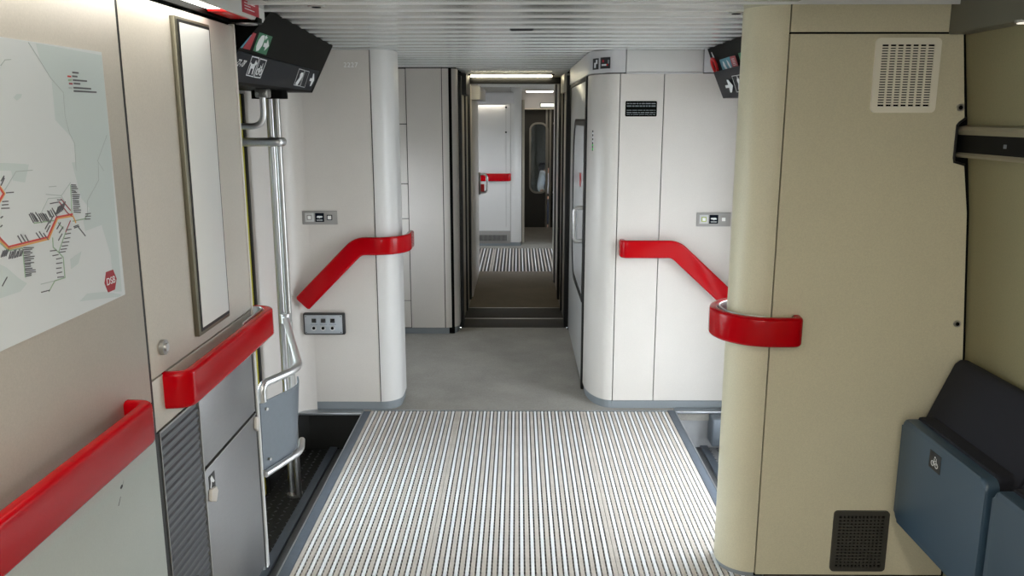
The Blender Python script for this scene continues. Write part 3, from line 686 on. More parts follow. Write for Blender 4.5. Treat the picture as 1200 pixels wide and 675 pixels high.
# ---- tall cabinet with stainless lower doors
cb_ = thing('vestibule_cabinet', 'tall grey cabinet with narrow white strip and stainless lower doors on the left', 'cabinet', (-1.15, 2.5, 0))
box('body', -1.41, LX - 0.014, 2.070, 2.905, 0.0, 2.0, 'gap', cb_)
dr = box('upper_door', LX - 0.014, LX, 2.074, 2.893, 1.018, 1.993, 'laminate_warm', cb_, 0.002)
fr = box('strip_frame', LX - 0.002, LX + 0.014, 2.375, 2.640, 1.054, 1.970, 'olive_frame', dr, 0.002)
fr2 = box('strip_gasket', LX + 0.0135, LX + 0.0155, 2.392, 2.634, 1.066, 1.962, 'seal', dr)
box('strip_panel', LX + 0.0145, LX + 0.017, 2.402, 2.626, 1.076, 1.954, 'strip_white', dr, 0.001)
lk = cyl('lock_ring', (LX - 0.001, 2.145, 1.088), (LX + 0.012, 2.145, 1.088), 0.021, 'alu', dr, 20)
cyl('lock_core', (LX + 0.008, 2.145, 1.088), (LX + 0.017, 2.145, 1.088), 0.011, 'chrome', dr, 14)
box('middle_panel', LX - 0.014, LX - 0.002, 2.074, 2.893, 0.872, 1.012, 'laminate_warm', cb_, 0.001)
box('rib_seal', LX - 0.014, LX - 0.002, 2.0735, 2.086, 0.0, 0.868, 'seal', cb_)
box('rib_edge', LX - 0.014, LX + 0.001, 2.0865, 2.0905, 0.0, 0.868, 'alu', cb_)
box('rib_edge', LX - 0.014, LX + 0.001, 2.0915, 2.356, 0.862, 0.868, 'alu', cb_)
rb = box('rib_frame', LX - 0.014, LX - 0.005, 2.092, 2.356, 0.02, 0.860, 'rib_metal', cb_)
nb = 32
for i in range(nb):
    z = 0.045 + i * 0.0255
    prism('rib', [(LX - 0.006, z - 0.011), (LX - 0.0005, z - 0.005), (LX + 0.0005, z + 0.004), (LX - 0.006, z + 0.008)], 'Y', 2.094, 2.352, 'rib_metal', rb)
cyl('rib_hole', (LX - 0.006, 2.235, 0.335), (LX + 0.0045, 2.235, 0.335), 0.019, 'frame_dark', rb, 14)
box('divider', LX - 0.014, LX + 0.002, 2.357, 2.364, 0.0, 0.866, 'alu', cb_)
u = box('steel_door', LX - 0.012, LX, 2.368, 2.866, 0.640, 0.866, 'stainless', cb_, 0.002)
l_ = box('steel_door', LX - 0.012, LX, 2.368, 2.866, 0.020, 0.628, 'stainless', cb_, 0.002)
box('door_lip', LX - 0.010, LX + 0.003, 2.368, 2.866, 0.628, 0.633, 'alu', l_)
box('edge_seal', LX - 0.014, LX - 0.001, 2.868, 2.884, 0.0, 0.90, 'seal', cb_)
box('edge_strip', LX - 0.03, LX + 0.004, 2.8845, 2.906, 0.0, 0.93, 'plate_light', cb_, 0.002)
box('edge_strip', LX - 0.03, LX + 0.004, 2.896, 2.908, 0.93, 2.0, 'laminate_pale', cb_, 0.002)
for nm, y0, y1, z0, z1 in (('hasp', 2.375, 2.435, 0.505, 0.560), ('hasp', 2.835, 2.875, 0.565, 0.625)):
    prism(nm, [(y0, z0 + .02), (y0 + .01, z1), (y1 - .01, z1 - .006), (y1, z0 + .03), (y1 - .02, z0)], 'X', LX, LX + 0.012, 'rubber_tape', cb_, 0.004)
st = box('sticker', LX - 0.0005, LX + 0.001, 2.390, 2.440, 0.548, 0.600, 'print_black', cb_)
bm = bmesh.new()
for pg in ([(2.396, .556), (2.404, .556), (2.412, .575), (2.424, .566), (2.434, .568), (2.424, .580), (2.414, .594), (2.402, .590), (2.404, .574)],):
    add_prism(bm, pg, AX('X', LX + 0.0008), AX('X', LX + 0.0016))
mk('pictogram', bm, 'print_white', st, smooth=False)

# ---- lamp valance above the cabinet
vl = thing('lamp_valance', 'grey lamp housing with red label above the left cabinet', 'lamp', (-0.92, 1.6, 2.0))
vp = [(-0.872, 2.010), (-0.866, 2.02), (-0.866, 2.148), (-0.955, 2.148), (-0.955, 2.12), (-0.89, 2.12), (-0.885, 2.010)]
prism('valance', vp, 'Y', 0.2, 2.950, 'plate_light', vl)
prism('backing', [(-0.975, 2.004), (-0.957, 2.004), (-0.957, 2.148), (-0.975, 2.148)], 'Y', 0.2, 2.950, 'sign_black', vl)
box('diffuser', -0.954, -0.888, 0.25, 2.645, 2.018, 2.05, 'lamp_warm', vl, 0.006)
box('red_reflection', -0.956, -0.887, 2.655, 2.86, 2.012, 2.05, 'signal_red', vl, 0.004)  # reflection of the red label, built as a red piece of the underside
ecp = [(-0.957, 2.86)] + arc(-0.912, 2.905, 0.045, 180, 90, 6) + arc(-0.909, 2.905, 0.045, 90, 0, 6) + [(-0.864, 2.86)]
prism('end_cap', ecp, 'Z', 2.001, 2.018, 'sign_black', vl)
prism('end_ring', [(p[0], p[1]) for p in arc(-0.912, 2.90, 0.035, 0, 360, 16)[:-1]], 'Z', 1.998, 2.002, 'chrome', vl)
lb = box('red_label', -0.8662, -0.8645, 2.715, 2.885, 2.018, 2.13, 'sticker_red', vl)
bm = bmesh.new()
random.seed(2)
for i in range(5):
    z = 2.066 - i * 0.009; a = 2.735
    L_ = (.12, .09, .11, .06, .10)[i]
    add_prism(bm, [(a, z), (a + L_, z), (a + L_, z + .0028), (a, z + .0028)], AX('X', -0.8648), AX('X', -0.8638))
mk('label_print', bm, 'print_white', lb, smooth=False)

# ---- chrome guard rail, curved guard panel and poles beside the left step well
gr = thing('guard_rail', 'chrome guard rail with curved grey panel beside the left step well', 'guard rail', (-1.0, 3.3, -0.24))
plan = [(-0.950, 2.905), (-0.862, 3.135), (-1.145, 3.955)]
tube('top_tube', fillet([(-0.950, 2.924, 0.655), (-0.950, 2.924, 0.722), (*plan[1], 0.722), (*plan[2], 0.722)], [0, 0.05, 0.20, 0], 8), 0.0155, 'chrome', gr)
back = (plan[1][0] + (plan[2][0] - plan[1][0]) * .13, plan[1][1] + (plan[2][1] - plan[1][1]) * .13)
lowp = fillet([(-0.950, 2.905, 0.375), (-0.872, 3.125, 0.375), (*back, 0.375)], 0.16, 8)
tube('bottom_tube', lowp, 0.013, 'chrome', gr)
sheet_t = fillet([(-0.955, 2.915, 0), (-0.864, 3.132, 0), (*back, 0)], 0.22, 10); sheet_b = fillet([(-0.958, 2.915, 0), (-0.884, 3.118, 0), (back[0] - .02, back[1], 0)], 0.22, 10)
bm = bmesh.new(); rows = []
for dx in (0.0, -0.006):
    rows.append([bm.verts.new((p.x + dx, p.y, 0.652)) for p in sheet_t]); rows.append([bm.verts.new((p.x + dx, p.y, 0.385)) for p in sheet_b])
n = len(sheet_t)
for a, b in ((0, 1), (1, 3), (3, 2), (2, 0)):
    for i in range(n - 1): bm.faces.new((rows[a][i], rows[a][i + 1], rows[b][i + 1], rows[b][i]))
for i in (0, n - 1): bm.faces.new((rows[0][i], rows[1][i], rows[3][i], rows[2][i]))
mk('guard_panel', bm, 'bin_grey', gr)
for z in (0.62, 0.42): cyl('rivet', (-0.945, 2.945, z), (-0.938, 2.941, z), 0.006, 'alu', gr, 10)
cyl('clamp', (-1.145, 3.955, 0.70), (-1.145, 3.955, 0.745), 0.026, 'chrome', gr)
po = thing('grab_pole', 'tall chrome grab pole beneath the left sign box', 'pole', (-1.15, 3.98, -0.24))
cyl('pole', (-1.180, 4.02, -0.24), (-1.180, 4.02, 1.80), 0.019, 'chrome', po)
cyl('pole', (-1.138, 3.985, -0.24), (-1.138, 3.985, 1.80), 0.017, 'alu', po)
cyl('foot', (-1.160, 4.0, -0.24), (-1.160, 4.0, -0.228), 0.04, 'alu', po)
tube('cross_bar', fillet([(-1.34, 3.93, 1.577), (-1.115, 3.93, 1.577), (-1.115, 3.99, 1.577), (-1.19, 3.99, 1.577)], 0.025), 0.021, 'chrome', po)
prism('top_bracket', arc(-1.16, 3.96, 0.085, 0, 360, 18, 0.055)[:-1], 'Z', 1.775, 1.812, 'sign_black', po)
hb = thing('grab_bar', 'short bent chrome bar hanging under the left sign box', 'grab bar', (-1.2, 3.7, 1.64))
tube('bar', fillet([(-1.115, 3.70, 1.79), (-1.115, 3.70, 1.652), (-1.33, 3.70, 1.652)], 0.06, 8), 0.014, 'chrome', hb)
box('mount', -1.14, -1.085, 3.67, 3.73, 1.775, 1.813, 'alu', hb, 0.006)
for x in (-1.13, -1.10): cyl('bolt', (x, 3.665, 1.79), (x, 3.672, 1.79), 0.007, 'chrome', hb, 8)

# ---- outer door on the left
d3 = thing('door_3', 'grey sliding outer door with yellow edge on the left', 'door', (-1.37, 3.5, -0.24), kind='structure')
ring('door_leaf', rrect(2.93, 3.93, -0.23, 1.80, 0.02, 5), rrect(2.99, 3.87, 0.18, 1.61, 0.10, 5), 'X', -1.40, -1.36, 'plate_grey', d3)
ring('window_gasket', rrect(2.97, 3.89, 0.16, 1.63, 0.11, 5), rrect(3.0, 3.86, 0.19, 1.60, 0.09, 5), 'X', -1.362, -1.352, 'seal', d3)
prism('pane', rrect(2.99, 3.87, 0.18, 1.61, 0.1, 5), 'X', -1.385, -1.379, 'glass', d3)
box('yellow_edge', -1.40, -1.302, 3.925, 3.985, -0.23, 1.80, 'yellow', d3, 0.008)
box('door_seal', -1.40, -1.297, 3.990, 4.018, -0.23, 1.80, 'seal', d3, 0.004)
box('top_panel', -1.41, -1.30, 2.93, 4.30, 1.80, 1.83, 'plate_grey', d3)

# ---- sign box over the left door
def solid8(name, near, far, y0, y1, m, parent):
    bm = bmesh.new()
    k = len(near); M_ = 24; rows_ = []
    for q in range(M_ + 1):
        u_ = q / M_
        rows_.append([bm.verts.new((xa + (xb - xa) * u_, y0 + (y1 - y0) * u_, za + (zb - za) * u_)) for (xa, za), (xb, zb) in zip(near, far)])
    bm.faces.new(rows_[0]); bm.faces.new(rows_[-1][::-1])
    for q in range(M_):
        a, b = rows_[q], rows_[q + 1]
        for i in range(k): bm.faces.new((a[i], b[i], b[(i + 1) % k], a[(i + 1) % k]))
    return mk(name, bm, m, parent)
sl = thing('sign_box', 'black sign box with white pictograms over the left door', 'sign', (-1.15, 3.65, 1.81))
solid8('housing', [(-0.844, CZ - .002), (-1.07, 1.814), (-1.41, 1.814), (-1.41, CZ - .002)], [(-0.947, CZ - .002), (-1.064, 1.814), (-1.41, 1.814), (-1.41, CZ - .002)], 2.957, 4.39, 'sign_black', sl)
QL = [(-.847, 3.0, 2.05), (-.947, 4.39, 2.05), (-1.064, 4.39, 1.812), (-1.07, 3.0, 1.812)]
def strip_print(name, Q, s0, s1, t0, t1, m, parent, off, th, n=20):
    bm = bmesh.new(); rw = []
    for i in range(n + 1):
        u_ = s0 + (s1 - s0) * i / n
        rw.append([bm.verts.new(qmap(Q, u_, t, o2)) for t, o2 in ((t0, off), (t1, off), (t1, off - th), (t0, off - th))])
    bm.faces.new(rw[0]); bm.faces.new(rw[-1][::-1])
    for i in range(n):
        for k in range(4): bm.faces.new((rw[i][k], rw[i + 1][k], rw[i + 1][(k + 1) % 4], rw[i][(k + 1) % 4]))
    return mk(name, bm, m, parent)
strip_print('lower_plate', QL, -.03, .955, .55, .945, 'sign_navy', sl, 0.003, 0.003)
g_ = quad_print('green_sticker', QL, [[(.015, .27), (.15, .263), (.215, .515), (.08, .505)]], 'sticker_green', sl)
def shear(poly, o, ux, uy): return [(o[0] + a * ux[0] + b * uy[0], o[1] + a * ux[1] + b * uy[1]) for a, b in poly]
LEAF = [(.12, .35), (.22, .12), (.38, .05), (.48, .25), (.46, .6), (.34, .9), (.2, .95), (.1, .7)]
ARROW = [(.55, .42), (.72, .42), (.72, .2), (.95, .52), (.72, .84), (.72, .64), (.55, .64)]
STAR = [(.55, .02), (.6, .1), (.68, .12), (.6, .18), (.56, .28), (.5, .17), (.44, .12)]
quad_print('pictogram', QL, [shear(p, (.015, .27), (.135, -.007), (.065, .24)) for p in (LEAF, ARROW, STAR)], 'print_white', g_, 0.0022, 0.0008)
quad_print('red_patch', QL, [[(-.028, .30), (.0, .298), (.052, .505), (-.010, .508)]], 'sticker_red', sl)
quad_print('blue_sticker', QL, [[(-.030, .33), (-.026, .33), (-.014, .508), (-.030, .508)]], 'sticker_blue', sl)
def frame_polys(c, w):
    a, b, cc, d_ = [Vector((*p, 0)) for p in c]; out = []
    m_ = (a + b + cc + d_) / 4
    P = [a, b, cc, d_]; I = [p + (m_ - p) * w for p in P]
    for i in range(4):
        j = (i + 1) % 4; out.append([(P[i].x, P[i].y), (P[j].x, P[j].y), (I[j].x, I[j].y), (I[i].x, I[i].y)])
    return out
DOG = [(.2, .9), (.2, .45), (.1, .38), (.16, .3), (.28, .38), (.6, .36), (.68, .15), (.78, .22), (.92, .28), (.88, .38), (.76, .42), (.76, .9), (.64, .9), (.62, .6), (.36, .6), (.33, .9)]
def circ(cx_, cy_, r, r2=None, n=14, sx=1.0):
    out = []
    for i in range(n):
        a, b = 2 * math.pi * i / n, 2 * math.pi * (i + 1) / n
        if r2: out.append([(cx_ + sx * r * math.cos(a), cy_ + r * math.sin(a)), (cx_ + sx * r * math.cos(b), cy_ + r * math.sin(b)), (cx_ + sx * r2 * math.cos(b), cy_ + r2 * math.sin(b)), (cx_ + sx * r2 * math.cos(a), cy_ + r2 * math.sin(a))])
    return out if r2 else [[(cx_ + sx * r * math.cos(2 * math.pi * i / n), cy_ + r * math.sin(2 * math.pi * i / n)) for i in range(n)]]
BIKE = circ(.28, .68, .19, .12) + circ(.72, .68, .19, .12) + [[(.28, .66), (.42, .42), (.47, .46), (.33, .70)], [(.42, .42), (.68, .38), (.68, .44), (.44, .48)], [(.62, .22), (.68, .22), (.75, .68), (.69, .68)], [(.36, .34), (.5, .34), (.5, .38), (.36, .38)], [(.45, .46), (.53, .70), (.48, .71), (.4, .48)]]
def pic(name, polys): quad_print(name, QL, polys, 'print_white', sl, 0.0042, 0.0008)
pic('dog_pictogram', frame_polys([(.098, .565), (.168, .565), (.237, .848), (.168, .838)], .10) + [shear(DOG, (.098, .565), (.07, 0), (.07, .275))])
pic('bicycle_pictogram', frame_polys([(.178, .57), (.247, .573), (.305, .85), (.245, .85)], .10) + [shear(p, (.18, .572), (.066, 0), (.062, .275)) for p in BIKE])
WC = [(.10, .85), (.28, .5), (.24, .3), (.30, .18), (.46, .16), (.52, .3), (.46, .55), (.30, .95), (.14, .95)]
WC2 = [(.62, .45), (.68, .3), (.76, .3), (.78, .5), (.70, .85), (.62, .85)]
pic('toilet_pictogram', frame_polys([(.647, .583), (.73, .588), (.775, .89), (.693, .883)], .07) + [shear(WC, (.647, .583), (.155, .01), (.046, .30))])
pic('lift_pictogram', frame_polys([(.738, .59), (.802, .593), (.845, .9), (.783, .895)], .05))
ARW = [(0, .40), (.45, .40), (.40, .05), (.60, .05), (1.0, .5), (.60, .95), (.40, .95), (.45, .60), (0, .60)]
pic('arrow', [shear(ARW, (.845, .60), (.065, 0), (.04, .27))])
o_ = qmap(QL, .085, .70, 0.0045); xd = (qmap(QL, .2, .70) - qmap(QL, 0, .70)); yd = (qmap(QL, .03, .60) - qmap(QL, .085, .80))
yd = yd - xd * (yd.dot(xd) / xd.length_squared)
text_mesh('seat_numbers', '72-78', 0.042, 'print_white', sl, qmap(QL, .055, .69, 0.0045), xd, yd, 0.0004)
# ---- sign box over the right door
sr = thing('sign_box', 'black sign box with red ring handle over the right door', 'sign', (1.2, 3.9, 1.79))
solid8('housing', [(0.985, CZ - .002), (1.050, 1.905), (1.41, 1.905), (1.41, CZ - .002)], [(1.017, CZ - .002), (1.075, 1.905), (1.41, 1.905), (1.41, CZ - .002)], 3.10, 4.62, 'sign_black', sr)
solid8('lower_plate', [(0.985, 1.922), (1.058, 1.788), (1.41, 1.788), (1.41, 1.905), (1.06, 1.905)], [(1.032, 1.922), (1.090, 1.788), (1.41, 1.788), (1.41, 1.905), (1.07, 1.905)], 3.10, 4.52, 'sign_navy', sr)
QR = [(.985, 3.6, 2.05), (1.017, 4.62, 2.05), (1.075, 4.62, 1.905), (1.05, 3.6, 1.905)]
quad_print('blue_sticker', QR, [[(.81, .483), (.58, .483), (.60, .93), (.817, .93)]], 'sticker_blue', sr, .002)
quad_print('red_patch', QR, [[(.575, .483), (.465, .495), (.48, .93), (.595, .93)]], 'sticker_red', sr, .002)
quad_print('green_sticker', QR, [[(.398, .46), (.20, .46), (.215, .93), (.413, .93)]], 'sticker_green', sr, .002)
def picr(name, Q, polys, off=.0032): quad_print(name, Q, polys, 'print_white', sr, off, .0008)
picr('exit_arrow', QR, [shear([(.05, .5), (.3, .2), (.3, .4), (.55, .4), (.55, .62), (.3, .62), (.3, .85)], (.398, .47), (-.19, 0), (.015, .45))])
picr('running_figure', QR, [shear([(a + .5, b) for a, b in LEAF], (.398, .47), (-.19, 0), (.015, .45))])
picr('hand_mark', QR, [shear([(.25, .15), (.36, .25), (.5, .85), (.38, .9), (.2, .5)], (.80, .49), (-.22, 0), (.01, .43))])
picr('hand_mark', QR, [shear([(.65, .12), (.78, .3), (.92, .85), (.8, .9), (.66, .5)], (.80, .49), (-.22, 0), (.01, .43))])
picr('handle_mark', QR, [[(.93, .16), (.915, .16), (.895, .36), (.93, .40)]])
quad_print('sticker_print', QR, [[(.555, .56 + k * .05), (.50, .565 + k * .05), (.50, .58 + k * .05), (.555, .575 + k * .05)] for k in range(5)], 'print_white', sr, .0032, .0008)
bm = bmesh.new(); c0 = qmap(QR, .905, .62, .014)
xa_ = (qmap(QR, 1, .7) - qmap(QR, 0, .7)).normalized(); ya_ = (qmap(QR, .9, 0) - qmap(QR, .9, 1)).normalized()
add_tube(bm, [c0 + xa_ * .046 * math.cos(2 * math.pi * k / 20) + ya_ * .040 * math.sin(2 * math.pi * k / 20) for k in range(21)], 0.0075, 8)
mk('ring_handle', bm, 'signal_red', sr)
QR2 = [(.985, 3.6, 1.922), (1.032, 4.52, 1.922), (1.09, 4.52, 1.788), (1.058, 3.6, 1.788)]
picr('arrow', QR2, [shear([(1 - a, b) for a, b in ARW], (.60, .34), (.19, 0), (.03, .50))], .003)
picr('lift_pictogram', QR2, frame_polys([(.55, .27), (.44, .28), (.47, .83), (.59, .83)], .06), .003)
picr('toilet_pictogram', QR2, frame_polys([(.43, .28), (.335, .29), (.37, .84), (.46, .83)], .06) + [shear([(1 - a, b) for a, b in WC], (.30, .3), (.22, 0), (.03, .52))], .003)
# ================================================================== FLOOR GRATING
def grate(name, label, x0, x1, y0, y1, N, z=0.0, simple=False):
    t = thing(name, label, 'grating', ((x0 + x1) / 2, (y0 + y1) / 2, z - 0.022), 'ribbed entrance gratings' if not simple else 'far vestibule gratings')
    wb = 0.0160; ww = 0.0128; p = (x1 - x0 - wb) / N; gp = (p - wb - ww) / 2
    box('tray', x0, x1, y0, y1, z - 0.0215, z - 0.019, 'void', t)
    meB = meW = None
    for i in range(N + 1):
        for k in range(2):
            if k == 1 and i == N: continue
            a = x0 + i * p + (0 if k == 0 else wb + gp); w = wb if k == 0 else ww
            src = meB if k == 0 else meW
            if src is None:
                o = box('insert_strip' if k == 0 else 'metal_bar', a, a + w, y0, y1, z - 0.019, z - (0.0008 if k == 0 else 0.0), 'grate_insert' if k == 0 else 'grate_metal', t, 0.0008, 1)
                if k == 0: meB = o
                else: meW = o
            else:
                o = src.copy(); COL.objects.link(o)
                org = Vector((a + w / 2, (y0 + y1) / 2, z - 0.019)); o.location = org - ORG[t.name]; ORG[o.name] = org
    bm = bmesh.new()
    step = 0.026
    for i in range(int((y1 - y0) / step)):
        yy = y0 + 0.012 + i * step
        add_box(bm, x0, x1, yy, yy + 0.007, z - 0.012, z - 0.005)
    o = mk('cross_rods', bm, 'grate_rod', t, smooth=False); o['kind'] = 'stuff'
    return t
grate('floor_grate', 'left panel of the ribbed grating next to the dark step well', -0.860, -0.348, 2.0, 4.605, 12)
grate('floor_grate', 'wide middle panel of the ribbed grating in the vestibule floor', -0.346, 0.382, 2.0, 4.605, 17)
grate('floor_grate', 'right panel of the ribbed grating beside the beige column', 0.384, 0.880, 2.0, 4.605, 12)
box_e = box('trim_grate_end', -0.86, 0.88, 4.606, 4.622, -0.03, 0.002, 'sill'); struct(box_e, 'thin metal edge at the far end of the grating')
grate('floor_grate', 'narrow grating panel on the left of the far vestibule', -1.40, -0.305, 9.05, 10.68, 14, simple=True)
grate('floor_grate', 'wide grating panel on the right of the far vestibule', -0.295, 1.40, 9.05, 10.68, 22, simple=True)

# ================================================================== PARTITION FITTINGS
def switch_panel(label, x0, x1, z0, z1, Y, mirror):
    t = thing('switch_panel', label, 'switch', ((x0 + x1) / 2, Y, z0), 'door switch panels')
    box('plate', x0, x1, Y - 0.008, Y + 0.002, z0, z1, 'plate_grey', t, 0.003)
    w = x1 - x0; zc = (z0 + z1) / 2 + .002
    def sq(nm, cx_, h, dep, m, par=t, bev=0.002): return box(nm, cx_ - h, cx_ + h, Y - dep, Y - 0.005, zc - h, zc + h, m, par, bev)
    sq('left_surround', x0 + w * .21, 0.025, 0.0095, 'plate_light')
    a = sq('left_button_ring', x0 + w * .21, 0.014, 0.012, 'button_green' if mirror else 'plate_grey'); box('left_button', x0 + w * .21 - .009, x0 + w * .21 + .009, Y - .0145, Y - .01, zc - .009, zc + .009, 'button_white', t, 0.002)
    c = sq('notice', x0 + w * .5, 0.025, 0.0100, 'sign_navy')
    bm = bmesh.new(); xc = x0 + w * .5
    hand = [(-.016, .004), (-.010, .009), (.015, .008), (.018, .003), (.012, -.001), (.004, -.001), (.001, -.006), (-.003, -.002), (-.014, -.002)]
    s_ = -1 if mirror else 1
    add_prism(bm, [(xc + s_ * a_, zc + b_) for a_, b_ in hand], AX('Y', Y - 0.0112), AX('Y', Y - 0.0098))
    for k in (0, 1): add_prism(bm, [(xc - .017, zc - .013 - k * .005), (xc + .017, zc - .013 - k * .005), (xc + .017, zc - .0115 - k * .005), (xc - .017, zc - .0115 - k * .005)], AX('Y', Y - 0.0108), AX('Y', Y - 0.0098))
    mk('pictogram', bm, 'print_white', c, smooth=False)
    sq('right_button_ring', x0 + w * .785, 0.015, 0.012, 'frame_dark' if not mirror else 'plate_grey'); box('right_button', x0 + w * .785 - .010, x0 + w * .785 + .010, Y - .0145, Y - .01, zc - .010, zc + .010, 'button_white', t, 0.002)
switch_panel('grey two button switch plate on the left partition above the bent rail', -1.209, -1.012, 1.099, 1.176, LY, False)
switch_panel('grey two button switch plate on the right partition beside the column', 1.008, 1.200, 1.085, 1.163, RY, True)

cp = thing('key_switch_box', 'silver panel with three key locks and windows on the left partition', 'control panel', (-1.11, LY, .465))
box('casing', -1.229, -0.990, LY - 0.030, LY + 0.002, 0.465, 0.592, 'frame_dark', cp, 0.008)
box('face_plate', -1.219, -1.004, LY - 0.033, LY - 0.028, 0.474, 0.582, 'plate_silver', cp, 0.002)
for i in range(3):
    x = -1.165 + i * 0.053
    box('window', x - .013, x + .013, LY - 0.0355, LY - 0.031, 0.538, 0.562, 'display_dark', cp, 0.001)
    lkk = cyl('key_lock', (x, LY - 0.046, 0.507), (x, LY - 0.031, 0.507), 0.014, 'chrome', cp, 16)
    cyl('keyhole', (x, LY - 0.0475, 0.509), (x, LY - 0.045, 0.509), 0.009, 'gap', lkk, 12)
    box('caption', x - .02, x + .02, LY - 0.0337, LY - 0.0325, 0.5265, 0.529, 'print_grey', cp)
for x in (-1.212, -1.012):
    for z in (0.481, 0.575): cyl('screw', (x, LY - 0.0345, z), (x, LY - 0.032, z), 0.003, 'frame_dark', cp, 8)

ip = thing('notice_plate', 'small dark notice plate with fine print high on the right partition', 'notice', (0.677, RY, 1.691))
prism('plate', rrect(0.590, 0.763, 1.693, 1.776, 0.006), 'Y', RY - 0.003, RY + 0.001, 'sign_black', ip)
bm = bmesh.new(); random.seed(4)
for r_, (z, h) in enumerate(((1.760, .009), (1.746, .011), (1.725, .006), (1.712, .008), (1.702, .005))):
    x = 0.598
    while x < 0.752:
        w = random.uniform(.008, .03); x2 = min(x + w, .755)
        add_prism(bm, [(x, z), (x2, z), (x2, z + h * .6), (x, z + h * .6)], AX('Y', RY - 0.0037), AX('Y', RY - 0.0028)); x = x2 + .004
mk('fine_print', bm, 'print_grey', ip, smooth=False)

# pictogram stickers on the rounded fascia
ps = thing('pictogram_sign', 'two small black pictogram stickers on the rounded fascia corner', 'sign', (0.46, RY + .04, 1.95))
import math as _m
def fas_pt(x, z, off):
    a = math.acos(max(-1, min(1, (x - 0.559) / 0.160))); yy = RY + 0.26 - 0.272 * math.sin(a)
    return (x, yy - off, z)
def fascia_patch(nm, xa, xb, z0, z1, off, m, par, n=6):
    bm = bmesh.new(); fr_ = []; bk = []
    for i in range(n + 1):
        x = xa + (xb - xa) * i / n
        fr_.append((bm.verts.new(fas_pt(x, z0, off)), bm.verts.new(fas_pt(x, z1, off)))); bk.append((bm.verts.new(fas_pt(x, z0, 0)), bm.verts.new(fas_pt(x, z1, 0))))
    for i in range(n):
        bm.faces.new((fr_[i][0], fr_[i + 1][0], fr_[i + 1][1], fr_[i][1])); bm.faces.new((bk[i][0], bk[i][1], bk[i + 1][1], bk[i + 1][0]))
        bm.faces.new((fr_[i][1], fr_[i + 1][1], bk[i + 1][1], bk[i][1])); bm.faces.new((fr_[i][0], bk[i][0], bk[i + 1][0], fr_[i + 1][0]))
    for i in (0, n): bm.faces.new((fr_[i][0], fr_[i][1], bk[i][1], bk[i][0]))
    return mk(nm, bm, m, par)
fascia_patch('sticker', 0.418, 0.445, 1.948, 2.008, 0.003, 'print_black', ps)
fascia_patch('sticker', 0.453, 0.502, 1.950, 2.010, 0.003, 'print_black', ps)
fascia_patch('handset_mark', 0.424, 0.432, 1.957, 1.985, 0.004, 'print_white', ps, 2); fascia_patch('handset_mark', 0.431, 0.439, 1.978, 2.000, 0.004, 'print_white', ps, 2)
fascia_patch('cigarette_mark', 0.459, 0.482, 1.965, 1.974, 0.004, 'print_white', ps, 3); fascia_patch('cigarette_mark', 0.483, 0.490, 1.965, 1.974, 0.004, 'signal_red', ps, 2)
fascia_patch('smoke_mark', 0.488, 0.496, 1.976, 1.996, 0.004, 'print_grey', ps, 2); fascia_patch('prohibition_mark', 0.462, 0.470, 1.984, 1.996, 0.004, 'sticker_red', ps, 2)
di = thing('door_indicator', 'thin column of green and white indicator dots beside the corridor door', 'indicator', (0.432, 4.80, 1.50))
xi, yi = 0.4295, 4.822
box('strip', xi - .004, xi + .004, yi - .012, yi + .004, 1.50, 1.615, 'frame_dark', di)
for k in range(5): box('dot', xi - .005, xi + .003, yi - .014, yi - .011, 1.506 + k * .022, 1.516 + k * .022, 'led_green' if k < 2 else 'print_white', di)

sb = box('step_box', 1.126, 1.415, 4.52, 4.647, -0.185, -0.012, 'bin_grey', None, 0.012, 3); tag(sb, 'grey metal box at the far end of the right step well', 'box')

# far vestibule grille and grab handle
vg = thing('vent_grille', 'low grey vent grille at the foot of the far white partition', 'vent', (-0.3, 10.9, 0.03))
box('plate', -0.55, -0.10, 10.888, 10.902, 0.03, 0.20, 'plate_grey', vg, 0.006)
box('opening', -0.52, -0.15, 10.885, 10.889, 0.07, 0.145, 'frame_dark', vg)
for k in range(26): box('fin', -0.515 + k * .014, -0.509 + k * .014, 10.881, 10.886, 0.07, 0.145, 'plate_grey', vg)
gh = thing('grab_loop', 'chrome grab handle with red plate at the end of the far corridor', 'handle', (-0.38, 9.03, .86))
tube('loop', fillet([(-0.43, 9.02, 1.075), (-0.335, 9.02, 1.075), (-0.335, 9.02, 0.875), (-0.43, 9.02, 0.875)], 0.045), 0.012, 'chrome', gh)
box('red_plate', -0.425, -0.365, 9.055, 9.06, 0.875, 0.965, 'signal_red', gh)
box('mount', -0.43, -0.405, 9.0, 9.055, 0.855, 1.095, 'plate_grey', gh, 0.004)

# ================================================================== RIGHT FOREGROUND
WY = 2.83
prof = [(1.468, 1.96), (1.545, 1.372), (1.588, 0.857), (1.60, 0.0)]      # the leaning side wall
wrp = box('wall_right_partition', CXC, 1.72, WY + 0.012, WY + 0.228, 0.0, 2.15, 'gap'); struct(wrp, 'beige laminate partition with rounded column on the right')
mp_ = [(0.893, 0.012), (1.588, 0.012), (1.576, 0.857), (1.533, 1.372)] + [(1.506, 1.535), (1.468, 1.545), (1.468, 1.672), (1.49, 1.69), (1.457, 1.9605), (0.893, 1.9605)]
prism('panel', mp_, 'Y', WY, WY + 0.012, 'laminate_beige', wrp)
prism('header_panel', [(0.893, 1.967), (1.46, 1.967), (1.46, 2.148), (0.893, 2.148)], 'Y', WY, WY + 0.012, 'laminate_beige', wrp)
pts = [(CXC, WY)] + arc(CXC, CYC, 0.12, 270, 180, 14) + arc(CXC, CYC, 0.12, 180, 90, 14)
prism('column', pts, 'Z', 0.02, 2.148, 'laminate_beige', wrp)
prism('column_foot', [(CXC, WY + .008)] + arc(CXC, CYC, 0.113, 270, 90, 20), 'Z', 0.0, 0.02, 'kick', wrp)
